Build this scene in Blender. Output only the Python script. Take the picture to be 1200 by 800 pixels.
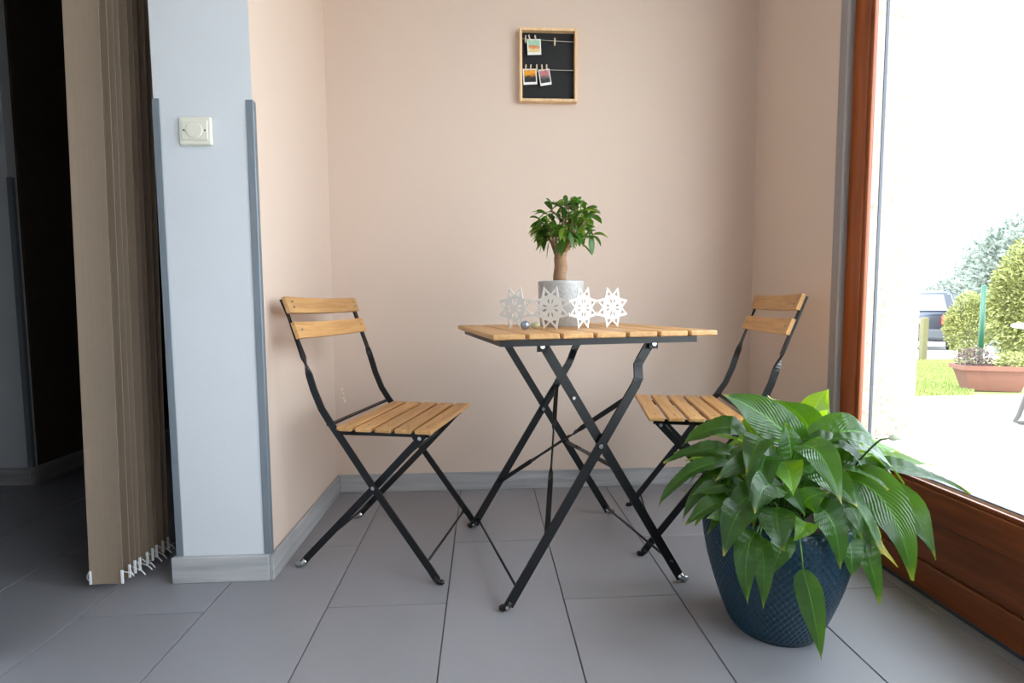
import bpy, bmesh, math, random
from mathutils import Vector, Matrix

for o in list(bpy.data.objects):
    bpy.data.objects.remove(o)
S = bpy.context.scene
C = S.collection
PI = math.pi
R = math.radians

# ------------------------------------------------------------------ camera
FPX, YAW, TILT, ROLL, CAMH = 607.96, 0.05347, 0.07222, -0.006434, 0.7591
_fw = Vector((math.sin(YAW) * math.cos(TILT), math.cos(YAW) * math.cos(TILT), -math.sin(TILT)))
_rt = Vector((math.cos(YAW), -math.sin(YAW), 0))
_up = _rt.cross(_fw)
_r2 = _rt * math.cos(ROLL) + _up * math.sin(ROLL)
_u2 = _up * math.cos(ROLL) - _rt * math.sin(ROLL)
EYE = Vector((0, 0, CAMH))
cd = bpy.data.cameras.new('camera')
cd.sensor_width = 36.0
cd.lens = FPX / 1200 * 36
cd.clip_start = 0.02
cam = bpy.data.objects.new('camera', cd)
C.objects.link(cam)
M3 = Matrix((_r2, _u2, -_fw)).transposed()
cam.matrix_world = Matrix.Translation(EYE) @ M3.to_4x4()
S.camera = cam


def ray(x, y):
    return _fw + _r2 * ((x - 600) / FPX) - _u2 * ((y - 400) / FPX)


def at(x, y, Y):
    """point of the room at depth Y that the photograph shows at (x, y)"""
    d = ray(x, y)
    return EYE + d * (Y / d.y)


def at_z(x, y, z):
    d = ray(x, y)
    return EYE + d * ((z - CAMH) / d.z)


# ------------------------------------------------------------------ sky, sun, exposure
SKY_STRENGTH = 1.0
SUN_STRENGTH = 0.5
EXPOSURE = 3.40
WIN_Y0 = -1.20      # unseen near edge of the glazed opening, moved out for frontal light
W = bpy.data.worlds.new('sky')
S.world = W
W.use_nodes = True
_bg = W.node_tree.nodes['Background']
_bg.inputs['Color'].default_value = (0.80, 0.91, 1.0, 1)
_bg.inputs['Strength'].default_value = SKY_STRENGTH
sd = bpy.data.lights.new('sun', 'SUN')
sd.energy = SUN_STRENGTH
sd.angle = R(4)
sd.color = (1.0, 0.96, 0.88)
sun = bpy.data.objects.new('sun', sd)
C.objects.link(sun)
sun.rotation_euler = Vector((0.62, 0.35, -0.95)).to_track_quat('-Z', 'Y').to_euler()
pd = bpy.data.lights.new('window_portal', 'AREA')
pd.shape = 'RECTANGLE'
pd.size = 1.60 - WIN_Y0
pd.size_y = 1.95
pd.cycles.is_portal = True
po = bpy.data.objects.new('window_portal', pd)
C.objects.link(po)
po.location = (1.24, (1.60 + WIN_Y0) / 2, 1.20)
po.rotation_euler = (R(90), 0, R(90))
S.view_settings.view_transform = 'Standard'
S.view_settings.look = 'None'
S.view_settings.gamma = 1
S.view_settings.use_curve_mapping = False
S.view_settings.exposure = EXPOSURE
S.cycles.diffuse_bounces = 6
S.cycles.transparent_max_bounces = 16


# ------------------------------------------------------------------ material helpers
def srgb(r, g, b):
    f = lambda c: (c / 12.92 if c <= 0.04045 else ((c + 0.055) / 1.055) ** 2.4)
    return (f(r / 255), f(g / 255), f(b / 255), 1)


def N(t, kind, **kw):
    n = t.nodes.new(kind)
    for k, v in kw.items():
        setattr(n, k, v)
    return n


def new_mat(name):
    m = bpy.data.materials.new(name)
    m.use_nodes = True
    t = m.node_tree
    b = t.nodes['Principled BSDF']
    return m, t, b


def mat(name, col, rough=0.5, metal=0.0, spec=0.5, vary=0.0, scale=20.0, bump=0.0, bump_scale=200.0, stretch=None, rnd=0.0):
    m, t, b = new_mat(name)
    b.inputs['Roughness'].default_value = rough
    b.inputs['Metallic'].default_value = metal
    b.inputs['Specular IOR Level'].default_value = spec
    b.inputs['Base Color'].default_value = col
    tc = N(t, 'ShaderNodeTexCoord')
    src = tc.outputs['Object']
    if stretch:
        mp = N(t, 'ShaderNodeMapping')
        mp.inputs['Scale'].default_value = stretch
        t.links.new(src, mp.inputs['Vector'])
        src = mp.outputs['Vector']
    if vary or rnd:
        hs = N(t, 'ShaderNodeHueSaturation')
        hs.inputs['Color'].default_value = col
        val = N(t, 'ShaderNodeMath', operation='MULTIPLY_ADD')
        no = N(t, 'ShaderNodeTexNoise')
        no.inputs['Scale'].default_value = scale
        no.inputs['Detail'].default_value = 4
        t.links.new(src, no.inputs['Vector'])
        t.links.new(no.outputs['Fac'], val.inputs[0])
        val.inputs[1].default_value = vary * 2
        val.inputs[2].default_value = 1 - vary
        last = val.outputs[0]
        if rnd:
            oi = N(t, 'ShaderNodeObjectInfo')
            v2 = N(t, 'ShaderNodeMath', operation='MULTIPLY_ADD')
            t.links.new(oi.outputs['Random'], v2.inputs[0])
            v2.inputs[1].default_value = rnd * 2
            v2.inputs[2].default_value = 1 - rnd
            mu = N(t, 'ShaderNodeMath', operation='MULTIPLY')
            t.links.new(last, mu.inputs[0])
            t.links.new(v2.outputs[0], mu.inputs[1])
            last = mu.outputs[0]
        t.links.new(last, hs.inputs['Value'])
        t.links.new(hs.outputs['Color'], b.inputs['Base Color'])
    if bump:
        n2 = N(t, 'ShaderNodeTexNoise')
        n2.inputs['Scale'].default_value = bump_scale
        n2.inputs['Detail'].default_value = 3
        t.links.new(src, n2.inputs['Vector'])
        bp = N(t, 'ShaderNodeBump')
        bp.inputs['Strength'].default_value = bump
        bp.inputs['Distance'].default_value = 0.002
        t.links.new(n2.outputs['Fac'], bp.inputs['Height'])
        t.links.new(bp.outputs['Normal'], b.inputs['Normal'])
    return m


def wood(name, c0, c1, axis, rough=0.5, sc=1.0, spec=0.4):
    """long grain along the object's own axis, tone differs from piece to piece"""
    m, t, b = new_mat(name)
    b.inputs['Roughness'].default_value = rough
    b.inputs['Specular IOR Level'].default_value = spec
    tc = N(t, 'ShaderNodeTexCoord')
    oi = N(t, 'ShaderNodeObjectInfo')
    ad = N(t, 'ShaderNodeVectorMath', operation='ADD')
    cmb = N(t, 'ShaderNodeCombineXYZ')
    mr = N(t, 'ShaderNodeMath', operation='MULTIPLY')
    t.links.new(oi.outputs['Random'], mr.inputs[0])
    mr.inputs[1].default_value = 37.0
    for k in range(3):
        t.links.new(mr.outputs[0], cmb.inputs[k])
    t.links.new(tc.outputs['Object'], ad.inputs[0])
    t.links.new(cmb.outputs[0], ad.inputs[1])
    mp = N(t, 'ShaderNodeMapping')
    s = [70 * sc, 70 * sc, 70 * sc]
    s['xyz'.index(axis)] = 5 * sc
    mp.inputs['Scale'].default_value = s
    t.links.new(ad.outputs[0], mp.inputs['Vector'])
    no = N(t, 'ShaderNodeTexNoise')
    no.inputs['Scale'].default_value = 1
    no.inputs['Detail'].default_value = 6
    no.inputs['Distortion'].default_value = 0.6
    t.links.new(mp.outputs[0], no.inputs['Vector'])
    cr = N(t, 'ShaderNodeValToRGB')
    cr.color_ramp.elements[0].position = 0.3
    cr.color_ramp.elements[0].color = c0
    cr.color_ramp.elements[1].position = 0.7
    cr.color_ramp.elements[1].color = c1
    t.links.new(no.outputs['Fac'], cr.inputs[0])
    hs = N(t, 'ShaderNodeHueSaturation')
    v2 = N(t, 'ShaderNodeMath', operation='MULTIPLY_ADD')
    t.links.new(oi.outputs['Random'], v2.inputs[0])
    v2.inputs[1].default_value = 0.22
    v2.inputs[2].default_value = 0.89
    t.links.new(v2.outputs[0], hs.inputs['Value'])
    t.links.new(cr.outputs[0], hs.inputs['Color'])
    t.links.new(hs.outputs[0], b.inputs['Base Color'])
    bp = N(t, 'ShaderNodeBump')
    bp.inputs['Strength'].default_value = 0.25
    bp.inputs['Distance'].default_value = 0.001
    t.links.new(no.outputs['Fac'], bp.inputs['Height'])
    t.links.new(bp.outputs[0], b.inputs['Normal'])
    return m


def leaf_mat(name, dark, light, transl, tcol, rough=0.32, veins=9.0, edge=None):
    """green leaf: lighter side veins along UV, shine, light passing through"""
    m, t, b = new_mat(name)
    b.inputs['Roughness'].default_value = rough
    b.inputs['Specular IOR Level'].default_value = 0.55
    uv = N(t, 'ShaderNodeTexCoord')
    sp = N(t, 'ShaderNodeSeparateXYZ')
    t.links.new(uv.outputs['UV'], sp.inputs[0])
    au = N(t, 'ShaderNodeMath', operation='ABSOLUTE')
    t.links.new(sp.outputs[0], au.inputs[0])
    k = N(t, 'ShaderNodeMath', operation='MULTIPLY_ADD')
    t.links.new(au.outputs[0], k.inputs[0])
    k.inputs[1].default_value = -0.42
    t.links.new(sp.outputs[1], k.inputs[2])
    fr = N(t, 'ShaderNodeMath', operation='MULTIPLY')
    t.links.new(k.outputs[0], fr.inputs[0])
    fr.inputs[1].default_value = veins * 2 * PI
    sn = N(t, 'ShaderNodeMath', operation='SINE')
    t.links.new(fr.outputs[0], sn.inputs[0])
    pos = N(t, 'ShaderNodeMapRange')
    pos.inputs['From Min'].default_value = -1
    t.links.new(sn.outputs[0], pos.inputs['Value'])
    no = N(t, 'ShaderNodeTexNoise')
    no.inputs['Scale'].default_value = 30
    t.links.new(uv.outputs['Object'], no.inputs['Vector'])
    mix = N(t, 'ShaderNodeMix', data_type='RGBA')
    fac = N(t, 'ShaderNodeMath', operation='MULTIPLY_ADD')
    t.links.new(pos.outputs[0], fac.inputs[0])
    fac.inputs[1].default_value = 0.16
    t.links.new(no.outputs['Fac'], fac.inputs[2])
    f2 = N(t, 'ShaderNodeMath', operation='SUBTRACT', use_clamp=True)
    t.links.new(fac.outputs[0], f2.inputs[0])
    f2.inputs[1].default_value = 0.25
    t.links.new(f2.outputs[0], mix.inputs['Factor'])
    mix.inputs['A'].default_value = dark
    mix.inputs['B'].default_value = light
    mid = N(t, 'ShaderNodeMath', operation='LESS_THAN')
    t.links.new(au.outputs[0], mid.inputs[0])
    mid.inputs[1].default_value = 0.045
    mx2 = N(t, 'ShaderNodeMix', data_type='RGBA')
    t.links.new(mid.outputs[0], mx2.inputs['Factor'])
    t.links.new(mix.outputs['Result'], mx2.inputs['A'])
    mx2.inputs['B'].default_value = [min(1, c * 1.7) for c in light[:3]] + [1]
    oi = N(t, 'ShaderNodeObjectInfo')
    hs = N(t, 'ShaderNodeHueSaturation')
    v2 = N(t, 'ShaderNodeMath', operation='MULTIPLY_ADD')
    t.links.new(oi.outputs['Random'], v2.inputs[0])
    v2.inputs[1].default_value = 0.6
    v2.inputs[2].default_value = 0.7
    t.links.new(v2.outputs[0], hs.inputs['Value'])
    t.links.new(mx2.outputs['Result'], hs.inputs['Color'])
    last = hs.outputs[0]
    if edge:
        tip = N(t, 'ShaderNodeMapRange')
        t.links.new(sp.outputs[1], tip.inputs['Value'])
        tip.inputs['From Min'].default_value = 0.92
        tip.inputs['From Max'].default_value = 1.02
        mx3 = N(t, 'ShaderNodeMix', data_type='RGBA')
        t.links.new(tip.outputs[0], mx3.inputs['Factor'])
        t.links.new(last, mx3.inputs['A'])
        mx3.inputs['B'].default_value = edge
        last = mx3.outputs['Result']
    t.links.new(last, b.inputs['Base Color'])
    bp = N(t, 'ShaderNodeBump')
    bp.inputs['Strength'].default_value = 0.3
    bp.inputs['Distance'].default_value = 0.002
    t.links.new(pos.outputs[0], bp.inputs['Height'])
    t.links.new(bp.outputs[0], b.inputs['Normal'])
    tr = N(t, 'ShaderNodeBsdfTranslucent')
    tr.inputs['Color'].default_value = tcol
    ms = N(t, 'ShaderNodeMixShader')
    ms.inputs[0].default_value = transl
    out = t.nodes['Material Output']
    t.links.new(b.outputs[0], ms.inputs[1])
    t.links.new(tr.outputs[0], ms.inputs[2])
    t.links.new(ms.outputs[0], out.inputs['Surface'])
    return m


def glass_mat(name):
    m, t, b = new_mat(name)
    t.nodes.remove(b)
    tr = N(t, 'ShaderNodeBsdfTransparent')
    tr.inputs['Color'].default_value = (0.97, 0.98, 0.98, 1)
    gl = N(t, 'ShaderNodeBsdfGlossy')
    gl.inputs['Roughness'].default_value = 0.01
    fr = N(t, 'ShaderNodeFresnel')
    fr.inputs['IOR'].default_value = 1.3
    ms = N(t, 'ShaderNodeMixShader')
    geo = N(t, 'ShaderNodeNewGeometry')
    inv = N(t, 'ShaderNodeMath', operation='SUBTRACT')
    inv.inputs[0].default_value = 1.0
    t.links.new(geo.outputs['Backfacing'], inv.inputs[1])
    mu = N(t, 'ShaderNodeMath', operation='MULTIPLY')
    t.links.new(fr.outputs[0], mu.inputs[0])
    t.links.new(inv.outputs[0], mu.inputs[1])
    t.links.new(mu.outputs[0], ms.inputs[0])
    t.links.new(tr.outputs[0], ms.inputs[1])
    t.links.new(gl.outputs[0], ms.inputs[2])
    t.links.new(ms.outputs[0], t.nodes['Material Output'].inputs['Surface'])
    return m


MT = {}
MT['pink_wall'] = mat('pink_beige_wall_paint', srgb(214, 193, 178), 0.75, vary=0.02, scale=3, bump=0.05, bump_scale=300, spec=0.3)
MT['white_wall'] = mat('white_wall_paint', srgb(214, 216, 220), 0.7, vary=0.03, scale=6, bump=0.15, bump_scale=60, spec=0.3)
MT['ceiling'] = mat('ceiling_paint', srgb(225, 222, 216), 0.8)
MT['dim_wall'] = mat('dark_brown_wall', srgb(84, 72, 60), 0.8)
MT['room_wall'] = mat('room_wall_paint', srgb(128, 120, 112), 0.8)
MT['tile'] = mat('grey_stoneware_tile', srgb(138, 136, 141), 0.48, vary=0.06, scale=9, bump=0.12, bump_scale=500, rnd=0.04, spec=0.85)
MT['grout'] = mat('grout', srgb(92, 88, 84), 0.9)
MT['base'] = wood('grey_wood_baseboard', srgb(150, 150, 152), srgb(186, 184, 184), 'x', 0.55, 0.6)
MT['base_y'] = wood('grey_wood_baseboard_side', srgb(150, 150, 152), srgb(186, 184, 184), 'y', 0.55, 0.6)
MT['trim'] = mat('blue_grey_corner_trim', srgb(122, 130, 138), 0.45, metal=0.2, vary=0.05, scale=15)
MT['strip'] = mat('shadow_grey_plaster_edge', srgb(150, 142, 140), 0.7)  # shadow on the plaster edge put into its grey
MT['slat'] = wood('honey_acacia_slat', srgb(184, 134, 82), srgb(212, 164, 108), 'y', 0.45)
MT['black'] = mat('black_powder_coated_steel', srgb(15, 15, 17), 0.42, spec=0.4)
MT['steel'] = mat('bare_steel', srgb(190, 190, 190), 0.25, metal=1.0)
MT['door_y'] = wood('reddish_brown_door_wood', srgb(98, 46, 16), srgb(134, 68, 27), 'y', 0.4, 0.5)
MT['door_z'] = wood('reddish_brown_door_wood_upright', srgb(122, 58, 20), srgb(162, 84, 34), 'z', 0.4, 0.5)
MT['brass'] = mat('dull_brass_hinge', srgb(186, 176, 140), 0.35, metal=0.8)
MT['gasket'] = mat('dark_spacer', srgb(60, 66, 78), 0.5)  # reflection lines in the glass, and the threshold
MT['glass'] = glass_mat('window_glass')
MT['stucco'] = mat('rough_white_stucco', srgb(150, 143, 134), 0.9, vary=0.5, scale=70, bump=1.0, bump_scale=55)
MT['sill'] = wood('pale_sill_wood', srgb(214, 196, 170), srgb(232, 220, 200), 'y', 0.6, 0.4)
MT['vane'] = mat('beige_blind_fabric', srgb(156, 137, 119), 0.85, vary=0.05, scale=40, bump=0.2, bump_scale=900, spec=0.2)
MT['white_plastic'] = mat('white_plastic', srgb(235, 235, 235), 0.35)
MT['cream'] = mat('cream_plastic', srgb(226, 222, 206), 0.35)
MT['hole'] = mat('dark_hole', srgb(30, 30, 30), 0.8)
MT['board_wood'] = wood('pale_pine_frame', srgb(216, 178, 132), srgb(236, 204, 164), 'z', 0.55, 0.8)
MT['board_black'] = mat('black_board', srgb(28, 28, 30), 0.8)
MT['string'] = mat('natural_twine', srgb(190, 180, 165), 0.9)
MT['peg'] = mat('pale_wood_peg', srgb(214, 196, 170), 0.6)
MT['paper'] = mat('white_print_paper', srgb(240, 238, 234), 0.5)
MT['flake'] = mat('white_painted_metal', srgb(222, 218, 212), 0.4)
MT['soil'] = mat('potting_soil', srgb(48, 36, 26), 0.95, vary=0.4, scale=90, bump=1.0, bump_scale=120)
MT['bark'] = mat('pale_brown_bark', srgb(152, 116, 86), 0.8, vary=0.3, scale=60, bump=0.8, bump_scale=90, stretch=(1, 1, 3))
MT['stalk'] = mat('green_stalk', srgb(74, 110, 40), 0.45)


# ------------------------------------------------------------------ mesh helpers
def obj(name, bm, m, parent=None, smooth=False, loc=None, rot=None):
    me = bpy.data.meshes.new(name)
    bm.normal_update()
    bm.to_mesh(me)
    bm.free()
    for x in (m if isinstance(m, (list, tuple)) else [m]):
        me.materials.append(MT[x] if isinstance(x, str) else x)
    if smooth:
        for p in me.polygons:
            p.use_smooth = True
    return obj_me(name, me, parent, loc, rot)


def obj_me(name, me, parent=None, loc=None, rot=None):
    o = bpy.data.objects.new(name, me)
    C.objects.link(o)
    if parent:
        o.parent = parent
    if loc is not None:
        o.location = loc
    if rot is not None:
        o.rotation_euler = rot
    return o


def thing(name, label, cat, loc=(0, 0, 0), rotz=0.0, group=None):
    o = bpy.data.objects.new(name, None)
    o.empty_display_size = 0.05
    C.objects.link(o)
    o.location = loc
    o.rotation_euler = (0, 0, rotz)
    return tag(o, label, cat, group)


def tag(o, label, cat, group=None):
    o['label'] = label
    o['category'] = cat
    if group:
        o['group'] = group
    return o


def struct(o, label=None):
    o['kind'] = 'structure'
    if label:
        o['label'] = label
        o['category'] = o.name.split('_')[0]
    return o


def copy_tree(o, parent=None):
    c = o.copy()
    C.objects.link(c)
    c.parent = parent
    for ch in list(o.children):
        copy_tree(ch, c)
    return c


def add_box(bm, lo, hi, bevel=0.0, M=None, mi=0):
    lo, hi = Vector(lo), Vector(hi)
    r = bmesh.ops.create_cube(bm, size=1)
    vs = r['verts']
    for v in vs:
        v.co = Vector((lo.x + (v.co.x + .5) * (hi.x - lo.x), lo.y + (v.co.y + .5) * (hi.y - lo.y), lo.z + (v.co.z + .5) * (hi.z - lo.z)))
    fs = list({f for v in vs for f in v.link_faces})
    if bevel:
        es = list({e for v in vs for e in v.link_edges})
        rr = bmesh.ops.bevel(bm, geom=es, offset=bevel, segments=1, affect='EDGES', profile=0.5)
        fs = [f for f in set(rr['faces']) | set(fs) if f.is_valid]
        vs = list({v for f in fs for v in f.verts})
    for f in fs:
        f.material_index = mi
    if M is not None:
        for v in {v for f in fs for v in f.verts}:
            v.co = M @ v.co
    return fs


def box(lo, hi, bevel=0.0):
    bm = bmesh.new()
    add_box(bm, lo, hi, bevel)
    return bm


def sweep_rect(bm, pts, wd, w, t):
    """flat bar along a path; wd gives the wide direction at each point"""
    pts = [Vector(p) for p in pts]
    rings = []
    n = len(pts)
    for i, p in enumerate(pts):
        T = (pts[min(i + 1, n - 1)] - pts[max(i - 1, 0)]).normalized()
        D = Vector(wd[i] if isinstance(wd, list) else wd)
        D = (D - T * D.dot(T)).normalized()
        B = T.cross(D)
        ww = w[i] if isinstance(w, list) else w
        rings.append([bm.verts.new(p + D * (a * ww / 2) + B * (b * t / 2)) for a, b in ((-1, -1), (1, -1), (1, 1), (-1, 1))])
    for a, b in zip(rings, rings[1:]):
        for k in range(4):
            bm.faces.new((a[k], a[(k + 1) % 4], b[(k + 1) % 4], b[k]))
    bm.faces.new(rings[0][::-1])
    bm.faces.new(rings[-1])


def tube(bm, pts, r, seg=8, caps=True):
    pts = [Vector(p) for p in pts]
    n = len(pts)
    rings = []
    ref = None
    for i, p in enumerate(pts):
        T = (pts[min(i + 1, n - 1)] - pts[max(i - 1, 0)]).normalized()
        if ref is None:
            ref = Vector((0, 0, 1)) if abs(T.z) < .9 else Vector((1, 0, 0))
        D = (ref - T * ref.dot(T)).normalized()
        ref = D
        B = T.cross(D)
        rr = r[i] if isinstance(r, (list, tuple)) else r
        rings.append([bm.verts.new(p + (D * math.cos(2 * PI * k / seg) + B * math.sin(2 * PI * k / seg)) * rr) for k in range(seg)])
    for a, b in zip(rings, rings[1:]):
        for k in range(seg):
            bm.faces.new((a[k], a[(k + 1) % seg], b[(k + 1) % seg], b[k]))
    if caps:
        bm.faces.new(rings[0][::-1])
        bm.faces.new(rings[-1])
    return bm


def lathe(bm, prof, seg=48, cx=0, cy=0):
    rings = []
    for r, z in prof:
        if r < 1e-6:
            rings.append([bm.verts.new((cx, cy, z))])
        else:
            rings.append([bm.verts.new((cx + r * math.cos(2 * PI * k / seg), cy + r * math.sin(2 * PI * k / seg), z)) for k in range(seg)])
    for a, b in zip(rings, rings[1:]):
        for k in range(seg):
            k2 = (k + 1) % seg
            if len(a) == 1 and len(b) == 1:
                continue
            if len(a) == 1:
                bm.faces.new((a[0], b[k2], b[k]))
            elif len(b) == 1:
                bm.faces.new((a[k], a[k2], b[0]))
            else:
                bm.faces.new((a[k], a[k2], b[k2], b[k]))
    return bm


def disc(bm, c, axis, r, h, seg=12):
    c, a = Vector(c), Vector(axis).normalized()
    tube(bm, [c - a * h / 2, c + a * h / 2], r, seg)


def ball(bm, c, r, sub=1, sc=(1, 1, 1)):
    rr = bmesh.ops.create_icosphere(bm, subdivisions=sub, radius=r)
    for v in rr['verts']:
        v.co = Vector((v.co.x * sc[0], v.co.y * sc[1], v.co.z * sc[2])) + Vector(c)


def bez(a, b, c, n):
    out = []
    for i in range(n + 1):
        t = i / n
        out.append(a * (1 - t) ** 2 + b * (2 * t * (1 - t)) + c * t * t)
    return out


# ================================================================== THE SETTING
YB, XN, XR = 2.095, -0.599, 1.105          # back wall, nook side wall, window wall
PX0, PY0 = -0.848, 1.43                    # partition: left face, front face
CZ = 2.45
floor = struct(obj('floor', box((-3.2, -2.4, -0.06), (1.25, 3.4, -0.0035)), 'grout'), 'grey tiled floor of long stoneware tiles')
TW, TL, GAP = 0.30, 0.90, 0.0016
_tile_cache = {}
for i in range(-7, 8):
    x0 = -0.1029 + (i - 3) * TW
    ref = 1.278 if i % 2 == 0 else 1.616
    for j in range(-5, 4):
        y0 = ref + j * TL
        lx, hx = max(x0 + GAP, -3.2), min(x0 + TW - GAP, 1.16)
        ly, hy = max(y0 + GAP, -2.4), min(y0 + TL - GAP, 3.3)
        if hx - lx < 0.02 or hy - ly < 0.02:
            continue
        key = (round(hx - lx, 3), round(hy - ly, 3))
        if key not in _tile_cache:
            bm = box((0, 0, -0.008), (key[0], key[1], 0), 0.0008)
            o = obj('tile', bm, 'tile', floor)
            _tile_cache[key] = o.data
        else:
            o = obj_me('tile', _tile_cache[key], floor)
        o.location = (lx, ly, 0)

struct(obj('ceiling', box((-3.3, -2.5, CZ), (1.45, 3.5, CZ + 0.3)), 'ceiling'), 'flat white ceiling')
struct(obj('wall_back', box((XN - 0.02, YB, 0), (XR + 0.3, YB + 0.2, CZ)), 'pink_wall'), 'pinkish beige wall behind the bistro table')
_wb = bpy.data.objects['wall_back']
for _x, _y, _r in ((401, 456, 0.0042), (402.5, 460.5, 0.0034), (403, 466.5, 0.0036), (404.2, 470, 0.0042)):
    _q = at(_x, _y, YB)
    _bm = lathe(bmesh.new(), [(_r, 0.0), (_r * 0.8, 0.0006), (0, 0.0008)], 10)
    obj('paint_fleck', _bm, 'white_plastic', _wb, False, (_q.x, YB, _q.z), (R(90), 0, 0))
# partition between the nook and the dark room: its end is white, its nook side pink
bm = box((PX0, PY0, 0), (XN, YB + 0.2, CZ))
for f in bm.faces:
    f.material_index = 1 if f.normal.x > 0.5 else 0
bm.normal_update()
for f in bm.faces:
    f.material_index = 1 if f.normal.x > 0.5 else 0
struct(obj('wall_left', bm, ['white_wall', 'pink_wall']), 'white wall end with a pink beige side facing the table')
# window wall
bm = bmesh.new()
add_box(bm, (XR, 1.60, 0), (XR + 0.04, YB, CZ))
add_box(bm, (XR, -2.5, 2.18), (XR + 0.30, YB, CZ))
add_box(bm, (XR, -2.5, -0.1), (XR + 0.30, WIN_Y0, 2.18))
struct(obj('wall_right', bm, 'pink_wall'), 'pinkish beige wall beside the glazed door')
struct(obj('trim_1', box((XR - 0.004, 1.565, 0.0), (XR + 0.035, 1.602, 2.18), 0.003), 'strip'), 'plaster edge beside the glazed door, its shadow put into the grey')
# the rest of the room, out of view or dim
struct(obj('wall_front', box((-3.3, -2.5, 0), (XR, -2.4, CZ)), 'white_wall'), 'wall of the room facing the table nook')
struct(obj('wall_added_blocker', box((-1.14, -2.4, 0), (-1.06, 1.13, CZ)), 'white_wall'), 'unseen white wall added to keep window light out of the dark room')  # added out of view to shade the room behind the blind
struct(obj('wall_far_left', box((-3.3, -2.4, 0), (-3.2, 3.4, CZ)), 'white_wall'), 'side wall of the dark room')
struct(obj('wall_pier', box((-3.2, 2.29, 0), (-1.955, 3.4, CZ)), 'white_wall'), 'white wall pier standing in the dark room')
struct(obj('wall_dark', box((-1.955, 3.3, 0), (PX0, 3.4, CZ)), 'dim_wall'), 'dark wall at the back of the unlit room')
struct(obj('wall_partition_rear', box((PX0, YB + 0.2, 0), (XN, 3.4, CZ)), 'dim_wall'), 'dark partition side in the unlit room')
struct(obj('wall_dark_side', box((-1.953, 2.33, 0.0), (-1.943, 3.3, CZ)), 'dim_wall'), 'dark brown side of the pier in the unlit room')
# baseboards
BH = 0.073
struct(obj('baseboard_back', box((XN + 0.012, YB - 0.012, 0), (XR, YB, BH), 0.002), 'base'), 'grey wood grain baseboard along the back wall')
struct(obj('baseboard_left', box((XN, PY0 - 0.012, 0), (XN + 0.012, YB, BH), 0.002), 'base_y'), 'grey wood grain baseboard along the nook side wall')
struct(obj('baseboard_front', box((PX0 - 0.012, PY0 - 0.013, 0), (XN + 0.0, PY0, BH), 0.002), 'base'), 'grey wood grain baseboard across the white wall end')
struct(obj('baseboard_inner', box((PX0 - 0.012, PY0, 0), (PX0, YB + 0.2, BH), 0.002), 'base_y'), 'grey baseboard on the blind side of the wall end')
struct(obj('baseboard_pier', box((-3.2, 2.278, 0), (-1.943, 2.29, BH), 0.002), 'base'), 'grey baseboard across the pier in the dark room')
struct(obj('baseboard_side', box((-1.943, 2.278, 0), (-1.931, 3.3, BH), 0.002), 'base_y'), 'grey baseboard along the side of the dark pier')


def corner_trim(name, x, y, sx, top, label):
    """thin L angle wrapped round a wall corner"""
    bm = bmesh.new()
    w, t = 0.016, 0.003
    xa, xb = (x - sx * w, x + sx * t)
    add_box(bm, (min(xa, xb), y - t, BH), (max(xa, xb), y, top), 0.001)
    xa, xb = (x, x + sx * t)
    add_box(bm, (min(xa, xb), y, BH), (max(xa, xb), y + w, top), 0.001)
    struct(obj(name, bm, 'trim'), label)


corner_trim('trim_2', XN, PY0, 1, 1.294, 'blue grey corner strip on the nook corner of the white wall end')
corner_trim('trim_3', PX0, PY0, -1, 1.294, 'blue grey corner strip beside the hanging blind')
corner_trim('trim_4', -1.943, 2.29, 1, 1.294, 'dark corner strip on the pier in the unlit room')

# ------------------------------------------------------------------ glazed door: wooden leaves
XD0, XD1 = 1.122, 1.150          # thickness of a leaf
ZB, ZG, ZT = 0.012, 0.285, 2.14  # bottom, glass bottom, top


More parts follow.
